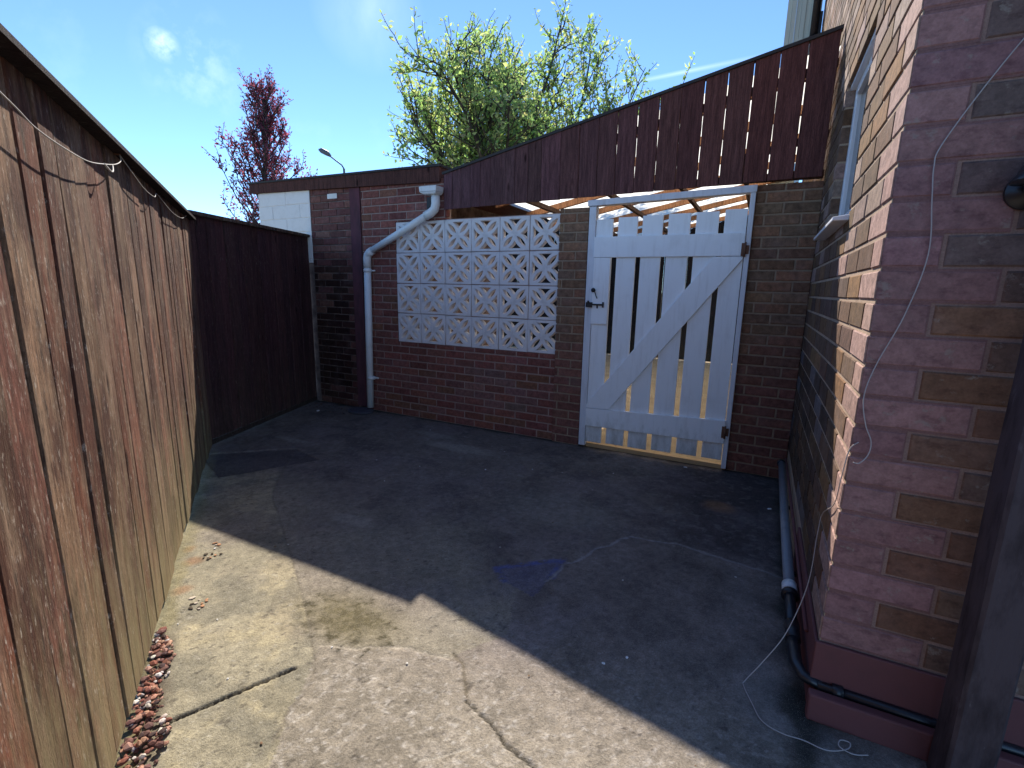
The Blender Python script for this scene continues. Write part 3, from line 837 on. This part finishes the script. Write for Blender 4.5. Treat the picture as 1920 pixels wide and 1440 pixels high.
# pickets
pk = [(2.104, 2.242), (2.284, 2.436), (2.474, 2.628), (2.668, 2.826), (2.866, 3.022), (3.060, 3.206)]
for i, (a, b) in enumerate(pk):
    t = i / 5.
    B('picket', [((a, .012, .055 + t * .030 + rnd.uniform(-.004, .004)), (b, .032, 1.922 + t * .022 + rnd.uniform(-.004, .004)))], 'gate_white')
B('rail', [((2.100, -.012, 1.622), (3.208, .0112, 1.782))], 'gate_white')
mb = MB()
mb.hexa([(2.100 - ox, -.012, .205), (3.212 - ox, -.012, .222), (3.212 - ox, .0112, .222), (2.100 - ox, .0112, .205), (2.100 - ox, -.012, .360), (3.212 - ox, -.012, .405), (3.212 - ox, .0112, .405), (2.100 - ox, .0112, .360)])
mb.build('rail', 'gate_white', gt, bevel=.003)
mb = MB()      # brace from lower left to upper right
br = [(2.106, .365), (2.300, .372), (3.205, 1.618), (3.000, 1.618)]
br = [(2.104, .364), (2.300, .371), (3.206, 1.600), (3.206, 1.6185), (3.010, 1.6185), (2.104, .395)]
f_ = [(x - ox, -.0105, z_) for x, z_ in br]; b_2 = [(x - ox, .011, z_) for x, z_ in br]; nn = len(br)
mb.add(f_ + b_2, [tuple(range(nn)), tuple(range(nn, 2 * nn))[::-1]] + [((i + 1) % nn, i, nn + i, nn + (i + 1) % nn) for i in range(nn)])
mb.build('brace', 'gate_white', gt, bevel=.003)
B('lock_board', [((2.104, -.008, 1.085), (2.241, .0115, 1.6205))], 'gate_white')
mb = MB()
mb.box((2.060 - ox, -.028, 1.222), (2.112 - ox, -.0085, 1.262)); mb.box((2.112 - ox, -.024, 1.238), (2.205 - ox, -.012, 1.251))
mb.box((2.197 - ox, -.022, 1.222), (2.210 - ox, -.0085, 1.266)); mb.box((2.150 - ox, -.020, 1.215), (2.160 - ox, -.0085, 1.240))
mb.tube([(2.085 - ox, -.03, 1.262), (2.085 - ox, -.045, 1.27)], .008, 8)
lt = mb.build('latch', 'black', gt)
mb = MB(); mb.tube([(2.122 - ox, -.018, 1.360), (2.122 - ox, -.042, 1.362)], [.014, .018], 10); mb.tube([(2.128 - ox, -.014, 1.348), (2.140 - ox, -.014, 1.315), (2.150 - ox, -.014, 1.295)], .004, 6)
mb.build('keeper', 'black', lt)
for zz in (1.665, .315):
    mb = MB(); mb.box((3.190 - ox, -.020, zz - .045), (3.216 - ox, -.0125, zz + .045)); mb.tube([(3.214 - ox, -.020, zz - .05), (3.214 - ox, -.020, zz + .05)], .007, 8)
    mb.box((3.216 - ox, -.0095, zz - .03), (3.240 - ox, -.001, zz + .03))
    mb.build('hinge', 'rust', gt)

# ================================================================== downpipe
dp = empty('downpipe', (-.36, -.06, 0))
tag(dp, 'white plastic downpipe with an angled run from the shed roof gutter', 'downpipe')
def D(pts): return [(x + .36, y + .06, z_) for x, y, z_ in pts]
mb = MB()
mb.tube(D([(-.368, -.055, .045), (-.352, -.055, .8), (-.336, -.055, 1.60)]), .037, 16); mb.build('pipe', 'pvc_white', dp)
mb = MB(); mb.tube(D([(-.285, -.062, 1.703), (.1, -.066, 1.872), (.478, -.072, 2.040)]), .034, 16); mb.build('pipe', 'pvc_white', dp)
mb = MB(); mb.tube(D([(-.3375, -.056, 1.54), (-.336, -.056, 1.64), (-.326, -.057, 1.672), (-.302, -.059, 1.694), (-.255, -.061, 1.716)]), .0405, 16); mb.build('bend', 'pvc_white', dp)
mb = MB(); mb.tube(D([(.430, -.070, 2.020), (.495, -.072, 2.046), (.535, -.072, 2.075), (.548, -.07, 2.12), (.545, -.07, 2.20)]), .041, 16); mb.build('bend', 'pvc_white', dp)
mb = MB(); c0 = (.520 + .36, -.085 + .06, 0)
mb.hexa([(c0[0] - .06, c0[1] - .05, 2.20), (c0[0] + .07, c0[1] - .05, 2.20), (c0[0] + .07, c0[1] + .05, 2.20), (c0[0] - .06, c0[1] + .05, 2.20), (c0[0] - .105, c0[1] - .06, 2.222), (c0[0] + .085, c0[1] - .06, 2.222), (c0[0] + .085, c0[1] + .06, 2.222), (c0[0] - .105, c0[1] + .06, 2.222)])
mb.hexa([(c0[0] - .105, c0[1] - .06, 2.2225), (c0[0] + .085, c0[1] - .06, 2.2225), (c0[0] + .085, c0[1] + .06, 2.2225), (c0[0] - .105, c0[1] + .06, 2.2225), (c0[0] - .108, c0[1] - .063, 2.272), (c0[0] + .088, c0[1] - .063, 2.272), (c0[0] + .088, c0[1] + .063, 2.272), (c0[0] - .108, c0[1] + .063, 2.272)])
mb.build('gutter_end', 'pvc_white', dp, bevel=.006)
mb = MB(); mb.box((.40 + .36, -.01 + .06, 2.07), (.455 + .36, .0 + .055, 2.20)); mb.build('gutter_mouth', 'black', dp)
for zz in (1.50, .36):
    mb = MB(); mb.tube(D([(-.3375, -.055, zz), (-.337, -.055, zz + .03)]), .0425, 16); mb.box((-.337 + .36, .03, zz + .008), (-.268 + .36, .045, zz + .022)); mb.build('bracket', 'pvc_white', dp)
# round drain cover
mb = MB(); n = 28
ring = lambda r_, z_: [(r_ * math.cos(2 * math.pi * i / n) * 1.25, r_ * math.sin(2 * math.pi * i / n), z_) for i in range(n)]
v = ring(.12, .0) + ring(.12, .018) + ring(.105, .024) + [(0, 0, .026)]
fs = [(i, (i + 1) % n, n + (i + 1) % n, n + i) for i in range(n)] + [(n + i, n + (i + 1) % n, 2 * n + (i + 1) % n, 2 * n + i) for i in range(n)] + [(2 * n + i, 2 * n + (i + 1) % n, 3 * n) for i in range(n)]
mb.add(v, fs)
k = MT('dark_cast_cover', .6, .3); k.col(k.mix(k.noise(30, 4), (.05, .05, .065), (.09, .09, .11))); M['cover'] = k.m
o = mb.build('drain_cover', 'cover', None, (-.43, -.14, .004)); tag(o, 'round dark drain cover on the ground at the foot of the white downpipe', 'drain cover')

# ================================================================== the house
HX, HY, CH, BL = 3.65, -2.25, .0917, .262
ho = empty('brick_house', (4.6, 0, 0))
tag(ho, 'brick house corner with pink painted quoins and dark red plinth on the right', 'house')
def H_(o): o.matrix_parent_inverse = Matrix.Translation((-4.6, 0, 0)); return o
pinks = [(.345, .178, .165), (.32, .162, .152), (.365, .192, .175), (.30, .152, .148), (.335, .172, .165)]
browns = [(.20, .115, .065), (.165, .10, .065), (.15, .095, .07), (.185, .12, .085), (.13, .085, .065), (.26, .15, .07)]
PMB = MB()
def c_side(row, ci, u, zz):     # u measured from the corner into the yard
    if ci == 0: return jit((.40, .25, .205), .10)
    c = rnd.choice([(.17, .092, .048), (.14, .080, .050), (.22, .115, .052), (.15, .080, .048), (.11, .062, .042)])
    if zz > 1.4 and rnd.random() < .22: c = (.32, .21, .17)
    if zz < .95 and u > .6: 
        if rnd.random() < .22: c = tuple(q * .5 + w_ * .5 for q, w_ in zip(c, (.16, .16, .18)))
        else: c = tuple(q * .6 for q in c)
    return jit(c, .18)
Z0 = .245
mb = MB()
win = (.80, 1.70, 1.63, 2.46)        # opening on the side wall, u from the corner
rs = [(0, Z0, win[0], 5.6), (win[0], Z0, win[2], win[1]), (win[0], win[3], win[2], 5.6), (win[2], Z0, 5.62, 5.6)]
bricks(mb, (HX, HY, 0), (0, 1, 0), (-1, 0, 0), rs, BL, CH, colf=c_side, joint=.012, corner=0., proud=.004, z0=Z0)
def mbox(a, b): mb.box(a, b, mi=1)
D_ = .25
mrs = [(0, 0, win[0] - .004, 5.6), (win[0] - .004, 0, win[2] + .004, win[1] - .004), (win[0] - .004, win[3] + .004, win[2] + .004, 5.6), (win[2] + .004, 0, 5.62, 5.6)]
for (a, b, c, d) in mrs: mbox((HX + .001, HY + a + .001, b), (HX + D_, HY + c, d))
H_(mb.build('side_wall', ['brick', 'mortar_pale'], ho))
painted_rows = {}
def c_face(row, ci, u, zz):
    if ci == 0: return jit(rnd.choice(pinks), .08)
    pr = row % 2
    if ci == 1 and row in (9, 5, 1): return jit((.20, .098, .060), .1)
    if ci == 1 and zz > 1.42: return jit((.175, .115, .10), .12)
    if row % 2 and ci == 2 and rnd.random() < .5: return jit(rnd.choice(pinks), .1)
    return jit(rnd.choice([(.20, .108, .072), (.22, .105, .070), (.16, .088, .066), (.24, .12, .072), (.185, .108, .082)]), .14)
mb = MB()
bricks(mb, (HX, HY, 0), (1, 0, 0), (0, -1, 0), [(0, Z0, 2.6, 5.6)], BL, CH, colf=c_face, joint=.012, corner=0., proud=.004, z0=Z0)
mbox((HX + .004, HY + .0007, 0), (HX + 2.6, HY + .24, 5.6))
H_(mb.build('front_wall', ['brick_face', 'mortar_face'], ho))
mb = MB(); row = 0
while Z0 + row * CH < 5.5:       # the pink paint runs over the joints round the quoins
    wq = (BL / 2 if row % 2 else BL) - .004
    mb.box((HX + .004, HY - .0018, Z0 + row * CH), (HX + wq, HY + .0, Z0 + (row + 1) * CH - .0005)); row += 1
H_(mb.build('quoin_paint', 'mortar_pink', ho))
mb = MB()
mb.box((HX - .012, HY - .014, .0), (HX + 2.6, HY - .001, Z0 - .004)); mb.box((HX - .012, HY - .001, .0), (HX + .0, HY + .9, Z0 - .012))
H_(mb.build('plinth', 'plinth_red', ho, bevel=.004))
# window on the side wall
wd = empty('window', (0, 0, 0)); wd.parent = ho; wd.matrix_parent_inverse = Matrix.Translation((-4.6, 0, 0))
wy0, wy1, wz0, wz1 = HY + win[0], HY + win[2], win[1], win[3]
mb = MB(); fx0, fx1, t = 3.690, 3.755, .065
mb.box((fx0, wy0, wz0), (fx1, wy0 + t, wz1)); mb.box((fx0, wy1 - t, wz0), (fx1, wy1, wz1))
mb.box((fx0 - .002, wy0 + t, wz0), (fx1, wy1 - t, wz0 + t)); mb.box((fx0 - .002, wy0 + t, wz1 - t), (fx1, wy1 - t, wz1))
mb.build('frame', 'frame_white', wd, bevel=.004)
mb = MB(); mb.box((fx0 + .02, wy0 + t, wz0 + t), (fx0 + .03, wy1 - t, wz1 - t)); mb.build('pane', 'glass', wd)
mb = MB(); mb.hexa([(3.588, wy0 - .02, 1.668), (3.70, wy0 - .02, 1.668), (3.70, wy1 + .02, 1.668), (3.588, wy1 + .02, 1.668), (3.588, wy0 - .02, 1.684), (3.70, wy0 - .02, 1.699), (3.70, wy1 + .02, 1.699), (3.588, wy1 + .02, 1.684)])
mb.build('sill', 'frame_white', wd, bevel=.004)
mb = MB(); mb.box((3.664, wy0 - .002, wz1 - .022), (3.694, wy1 + .002, wz1 - .001)); mb.build('head_trim', 'frame_white', wd)
mb = MB(); mb.box((3.66, wy0 - .003, wz0 - .0), (3.694, wy0, wz1))
mb.build('reveal', 'mortar_pale', wd)
# pale stain of old render low on the side wall
# black wall lamp
lm = empty('wall_lamp', (3.922, HY, 1.645))
tag(lm, 'black wall lamp with rounded hood on the brick face at the right edge', 'lamp')
mb = MB(); mb.tube([(0, -.004, -.02), (0, -.018, -.02)], .045, 18); mb.build('backplate', 'black_plastic', lm)
mb = MB(); mb.tube([(0, -.018, .0), (0, -.04, .02), (0, -.062, .03)], .009, 8); mb.build('arm', 'black_plastic', lm)
mb = MB(); mb.tube([(0, -.062, .050), (0, -.064, .047), (0, -.067, .035), (0, -.070, .010), (0, -.072, -.004), (0, -.072, -.010)], [.008, .024, .036, .046, .056, .056], 20); mb.build('hood', 'black_plastic', lm)
mb = MB(); mb.tube([(0, -.072, -.011), (0, -.072, -.030), (0, -.072, -.040)], [.030, .027, .012], 16); mb.build('bulb_cover', 'glass', lm)

# kerb and gully at the base of the house front
kb = MB()
kb.hexa([(3.632, -2.335, 0), (5.6, -2.335, 0), (5.6, -2.295, 0), (3.632, -2.295, 0), (3.632, -2.33, .092), (5.6, -2.33, .092), (5.6, -2.295, .092), (3.632, -2.295, .092)])
o = kb.build('kerb', 'plinth_red', None, bevel=.006); tag(o, 'low dark red brick kerb along the foot of the house front', 'kerb')
# waste pipe
wp = empty('waste_pipe', (3.6, -1.1, .08))
tag(wp, 'grey plastic waste pipe lying along the foot of the house side wall', 'pipe')
def W_(o): o.matrix_parent_inverse = Matrix.Translation((-3.6, 1.1, -.08)); return o
mb = MB(); mb.tube([(3.618, -.03, .135), (3.605, -1.0, .12), (3.600, -1.72, .105)], .0235, 16); W_(mb.build('pipe', 'pipe_grey', wp))
mb = MB(); mb.tube([(3.618, -.01, .125), (3.618, -.07, .137)], .031, 16); W_(mb.build('coupling', 'black_plastic', wp))
mb = MB(); mb.tube([(3.600, -1.70, .105), (3.600, -1.76, .104)], .030, 16); W_(mb.build('coupling', 'pvc_white', wp))
mb = MB(); mb.tube([(3.600, -1.755, .104), (3.599, -1.82, .102), (3.598, -2.02, .10)], .021, 16); mb.tube([(3.5995, -1.77, .103), (3.5995, -1.79, .103)], .0335, 16)
mb.tube([(3.598, -1.98, .10), (3.598, -2.08, .098)], .026, 16); W_(mb.build('coupling', 'black_plastic', wp))
mb = MB(); mb.tube([(3.598, -2.06, .098), (3.598, -2.13, .095), (3.602, -2.20, .092), (3.622, -2.250, .09), (3.67, -2.272, .09)], [.023, .022, .021, .018, .015], 16)
W_(mb.build('elbow', 'black_plastic', wp))
mb = MB(); mb.tube([(3.66, -2.272, .09), (4.3, -2.272, .085)], .015, 12); mb.tube([(3.70, -2.272, .09), (3.73, -2.272, .09)], .021, 12)
W_(mb.build('pipe', 'black_plastic', wp))
for y in (-.75, -1.55):
    mb = MB(); mb.box((3.597, y - .012, .075), (3.645, y + .012, .09)); W_(mb.build('clip', 'black_plastic', wp))
# thin second pipe on the wall (old conduit)
mb = MB(); mb.tube([(3.634, -.12, .20), (3.632, -1.2, .185), (3.631, -2.1, .165)], .0075, 8)
o = mb.build('conduit', 'plinth_red', None); tag(o, 'thin red painted conduit clipped low on the house side wall above the waste pipe', 'conduit')

# dark post at the right edge
mb = MB(); nz_ = 16; vs = []; fs = []
for i in range(nz_ + 1):
    t = i / nz_; zz = 3.2 * t; e = .008; jx = rnd.uniform(-.0015, .0015)
    x0, x1, y0, y1 = 3.942 + jx, 4.040 + jx, -2.455, -2.338
    vs += [(x0 + e, y0, zz), (x1 - e, y0, zz), (x1, y0 + e, zz), (x1, y1 - e, zz), (x1 - e, y1, zz), (x0 + e, y1, zz), (x0, y1 - e, zz), (x0, y0 + e, zz)]
for i in range(nz_):
    for j in range(8): fs.append((i * 8 + j, i * 8 + (j + 1) % 8, (i + 1) * 8 + (j + 1) % 8, (i + 1) * 8 + j))
fs.append(tuple(range(8))[::-1]); fs.append(tuple(nz_ * 8 + j for j in range(8)))
mb.add(vs, fs, (.080, .062, .070))
o = mb.build('timber_post', 'post'); tag(o, 'dark painted timber post standing in front of the house at the right edge', 'post')

# wires
def curve_pts(P, n=8):
    P = [Vector(p) for p in P]; out = []
    for i in range(len(P) - 1):
        p0, p1, p2, p3 = P[max(i - 1, 0)], P[i], P[i + 1], P[min(i + 2, len(P) - 1)]
        for j in range(n):
            t = j / n
            out.append(.5 * ((2 * p1) + (p2 - p0) * t + (2 * p0 - 5 * p1 + 4 * p2 - p3) * t * t + (3 * p1 - p0 - 3 * p2 + p3) * t ** 3))
    out.append(P[-1]); return out
mb = MB()
mb.tube(curve_pts([(3.98, -2.262, 2.16), (3.871, -2.262, 2.0), (3.799, -2.262, 1.878), (3.735, -2.262, 1.75), (3.727, -2.262, 1.70), (3.735, -2.263, 1.615), (3.748, -2.263, 1.473), (3.720, -2.263, 1.31), (3.675, -2.263, 1.166), (3.658, -2.265, 1.07), (3.672, -2.268, .99), (3.692, -2.27, .94), (3.690, -2.275, .90), (3.672, -2.28, .872), (3.655, -2.285, .872)]), .0016, 6)
o = mb.build('wire', 'cable'); tag(o, 'thin pale wire hanging down the pink bricks of the house corner', 'wire')
mb = MB()
mb.tube(curve_pts([(3.664, -2.262, .93), (3.645, -2.258, .90), (3.640, -2.235, .80), (3.638, -2.20, .70), (3.632, -2.05, .60), (3.625, -2.06, .52), (3.610, -2.13, .36), (3.560, -2.20, .20), (3.50, -2.24, .09), (3.452, -2.262, .010), (3.447, -2.29, .008), (3.475, -2.36, .008), (3.505, -2.42, .008), (3.56, -2.44, .008), (3.62, -2.436, .008), (3.68, -2.441, .008), (3.735, -2.41, .010), (3.745, -2.385, .014), (3.72, -2.39, .016), (3.715, -2.415, .014), (3.75, -2.42, .010), (3.79, -2.40, .008)]), .0017, 6)
o = mb.build('wire', 'cable'); tag(o, 'thin wire falling from the house corner and trailing over the concrete', 'wire')
# white cable looped along the sunny fence
def Fp(s_, q, zz): v_ = BASE + FD * s_ + FN * q; return (v_.x, v_.y, zz)
mb = MB()
mb.tube(curve_pts([Fp(3.8, .02, 1.80), Fp(3.5, .025, 1.76), Fp(3.19, .03, 1.718), Fp(3.067, .03, 1.70), Fp(2.90, .035, 1.695), Fp(2.70, .035, 1.705), Fp(2.51, .035, 1.735), Fp(2.36, .035, 1.765), Fp(2.244, .03, 1.80), Fp(2.20, .02, 1.83)]), .0017, 6)
mb.tube(curve_pts([Fp(2.52, .035, 1.735), Fp(2.47, .04, 1.722), Fp(2.44, .04, 1.728), Fp(2.41, .035, 1.75)]), .003, 6)
mb.tube(curve_pts([Fp(2.20, .02, 1.83), Fp(2.05, .03, 1.79), Fp(1.85, .03, 1.765), Fp(1.616, .03, 1.765), Fp(1.45, .02, 1.80), Fp(1.1, .03, 1.76), Fp(.7, .03, 1.77), Fp(.33, .02, 1.825)]), .0017, 6)
o = mb.build('cable', 'cable_white'); tag(o, 'pale cable sagging along the top of the sunlit brown fence', 'cable')
for s_, zz in ((2.20, 1.83), (1.45, 1.80), (.33, 1.825)):
    mb = MB(); mb.tube([Fp(s_, -.004, zz), Fp(s_, .024, zz)], .003, 6); mb.build('hook', 'rust', o)

# clad building beyond, upper right
cb = empty('clad_building', (3.45, 4.0, 0))
tag(cb, 'pale green clad building with black pipe rising behind the board screen', 'building')
mb = MB(); x = 3.262; i = 0
while x < 3.53:
    mb.box((x - 3.45, -.59 + (.0 if i % 2 else .012), 0), (x + .048 - 3.45, .8, 7.2), None); x += .050; i += 1
mb.build('cladding', 'cladding', cb)
mb = MB(); mb.tube([(.118, -.66, 4.30), (.118, -.66, 7.0)], .042, 12); mb.box((.070, -.72, 4.22), (.16, -.62, 4.35)); mb.build('pipe', 'black_plastic', cb)
mb = MB(); mb.box((.02, -.75, 3.95), (.088, -.62, 4.30)); mb.build('meter_box', 'pvc_white', cb, bevel=.006)
mb = MB(); mb.box((.125, -.66, 3.9), (.19, -.60, 4.62)); mb.build('backboard', 'black', cb)
mb = MB(); mb.box((.125, -.655, 4.625), (.17, -.60, 7.1)); mb.build('trim', 'cladding', cb)

# ================================================================== street lamp
sl = empty('street_lamp', (-20.3, 19.4, 0))
tag(sl, 'distant street lamp with angled arm above the shed roof', 'street lamp')
mb = MB(); mb.tube([(0, 0, 0), (0, 0, 8.35)], [.10, .065], 10); mb.build('pole', 'lamp_steel', sl)
mb = MB(); mb.tube([(0, 0, 8.33), (-.12, -.05, 8.55), (-.95, -.25, 9.15)], .045, 8); mb.build('arm', 'lamp_steel', sl)
mb = MB(); mb.tube([(-.85, -.22, 9.10), (-1.05, -.27, 9.26), (-1.45, -.36, 9.45), (-1.62, -.4, 9.5)], [.07, .15, .15, .05], 10); mb.build('head', 'lamp_steel', sl)

# ================================================================== trees
def frame(d):
    a = d.orthogonal().normalized(); return a, d.cross(a)
class Tree:
    def __init__(s, pal, ls): s.wood = MB(); s.leaf = MB(); s.pal = pal; s.ls = ls
    def leafq(s, p, d, sc=1.):
        L = s.ls * rnd.uniform(.6, 1.25) * sc; W = L * rnd.uniform(.42, .62)
        ax = (d + Vector((rnd.gauss(0, .7), rnd.gauss(0, .7), rnd.gauss(0, .55)))).normalized()
        sd_ = ax.cross(Vector((rnd.gauss(0, 1), rnd.gauss(0, 1), rnd.gauss(0, 1)))).normalized()
        nn_ = ax.cross(sd_) * W * .25
        c = jit(rnd.choice(s.pal), .22)
        s.leaf.add([p, p + ax * L * .45 + sd_ * W * .5 + nn_, p + ax * L, p + ax * L * .45 - sd_ * W * .5 + nn_], [(0, 1, 2, 3)], c)
    def branch(s, p0, d, L, r0, r1, n=6, upw=.15, wig=.16):
        pts = [p0.copy()]; d = d.normalized()
        for i in range(n):
            d = (d + Vector((rnd.gauss(0, wig), rnd.gauss(0, wig), rnd.gauss(0, wig * .6) + upw))).normalized()
            pts.append(pts[-1] + d * (L / n))
        s.wood.tube(pts, [r0 + (r1 - r0) * i / n for i in range(n + 1)], 6 if r0 > .02 else 4, cap=False)
        return pts
    def twig(s, p, d, L, dens, sc=1., start=.1):
        pts = s.branch(p, d, L, .010, .004, 5, .10, .14)
        nl = max(2, int(L * dens))
        for i in range(nl):
            t = start + (1 - start) * (i + rnd.random()) / nl * .999
            k_ = min(int(t * 5), 4); q = pts[k_].lerp(pts[k_ + 1], t * 5 - k_)
            dd = (pts[k_ + 1] - pts[k_]).normalized(); a, b = frame(dd); an = rnd.uniform(0, 6.28)
            s.leafq(q + (a * math.cos(an) + b * math.sin(an)) * rnd.uniform(0, .05), (dd * .6 + (a * math.cos(an) + b * math.sin(an)) * .8), sc * (1 - .35 * t))
def on_path(pts, t):
    n = len(pts) - 1; k_ = min(int(t * n), n - 1); return pts[k_].lerp(pts[k_ + 1], t * n - k_), (pts[k_ + 1] - pts[k_]).normalized()

def green_tree():
    T = Tree([(.31, .40, .19), (.24, .34, .17), (.36, .42, .22), (.19, .27, .14), (.42, .44, .26), (.33, .31, .22), (.13, .18, .10)], .150)
    base = Vector((-3.0, 8.1, 0))
    tr = T.branch(base, Vector((.02, 0, 1)), 3.1, .17, .13, 6, .1, .03)
    top = tr[-1]
    tips = []
    # right is (cosyaw, -sinyaw): spread wide sideways and in depth alike
    limbs = []
    for i in range(30):
        az = i * 2.399 + rnd.uniform(-.3, .3); inc = (.10, .22, .3)[i] if i < 3 else .3 + 1.05 * ((i - 3) / 26.) ** .75
        d = Vector((math.sin(inc) * math.cos(az), math.sin(inc) * math.sin(az), math.cos(inc)))
        L = 4.75 * (1 - .13 * inc) * rnd.uniform(.82, 1.08)
        st = on_path(tr, rnd.uniform(.78, 1.0))[0]
        limbs.append((T.branch(st, d, L, .075, .016, 9, .07, .10), L))
    for pts, L in limbs:
        for j in range(16):
            t = .18 + .82 * (j + rnd.random()) / 16
            q, dd = on_path(pts, min(t, .99)); a, b = frame(dd); an = rnd.uniform(0, 6.28)
            out = (a * math.cos(an) + b * math.sin(an))
            d2 = (dd * .55 + out * .85 + Vector((0, 0, .25))).normalized()
            l2 = rnd.uniform(.8, 1.8) * (1.15 - .55 * t)
            sp = T.branch(q, d2, l2, .020, .008, 5, .08, .14)
            for m_ in range(5):
                q2, e2 = on_path(sp, rnd.uniform(.15, .99)); a2, b2 = frame(e2); an = rnd.uniform(0, 6.28)
                d3 = (e2 * .6 + (a2 * math.cos(an) + b2 * math.sin(an)) * .8 + Vector((0, 0, .2))).normalized()
                T.twig(q2, d3, rnd.uniform(.3, .85), 23)
        # long upright end shoot
        q, dd = on_path(pts, .98)
        T.twig(q, (dd + Vector((0, 0, .5))).normalized(), rnd.uniform(.6, 1.2), 20, .75)
    r_ = empty('spring_tree', base); tag(r_, 'large tree with sparse fresh green leaves rising behind the board screen', 'tree')
    for o, nme, mt in ((T.leaf, 'crown', 'leaf_green'), (T.wood, 'trunk', 'bark')):
        q = o.build(nme, mt, r_); q.matrix_parent_inverse = Matrix.Translation(-base)
green_tree()
def purple_tree():
    T = Tree([(.14, .055, .075), (.10, .035, .055), (.19, .085, .11), (.07, .03, .045), (.26, .14, .15)], .12)
    base = Vector((-10.15, 6.2, 0))
    tr = T.branch(base, Vector((0, 0, 1)), 6.6, .15, .03, 10, .15, .03)
    for j in range(60):
        t = .28 + .72 * (j + rnd.random() * .8) / 60
        q, dd = on_path(tr, min(t, .995)); az = j * 2.399
        wdt = (1.95 * (1 - t) ** .8 + .45) * rnd.uniform(.75, 1.15)
        if t < .62: wdt *= 1.12
        d = Vector((math.cos(az) * .9, math.sin(az) * .9, .55 + .8 * t))
        pts = T.branch(q, d, wdt * 1.15, .026, .008, 7, .08, .12)
        for m_ in range(int(6 + 5 * wdt)):
            q2, e2 = on_path(pts, rnd.uniform(.12, .99)); a2, b2 = frame(e2); an = rnd.uniform(0, 6.28)
            d3 = (e2 * .7 + (a2 * math.cos(an) + b2 * math.sin(an)) * .7 + Vector((0, 0, .25))).normalized()
            T.twig(q2, d3, rnd.uniform(.25, .6), 24)
    r_ = empty('purple_leaved_tree', base); tag(r_, 'slender tree with purple leaves behind the flat roofed shed', 'tree')
    for o, nme, mt in ((T.leaf, 'crown', 'leaf_purple'), (T.wood, 'trunk', 'bark')):
        q = o.build(nme, mt, r_); q.matrix_parent_inverse = Matrix.Translation(-base)
purple_tree()
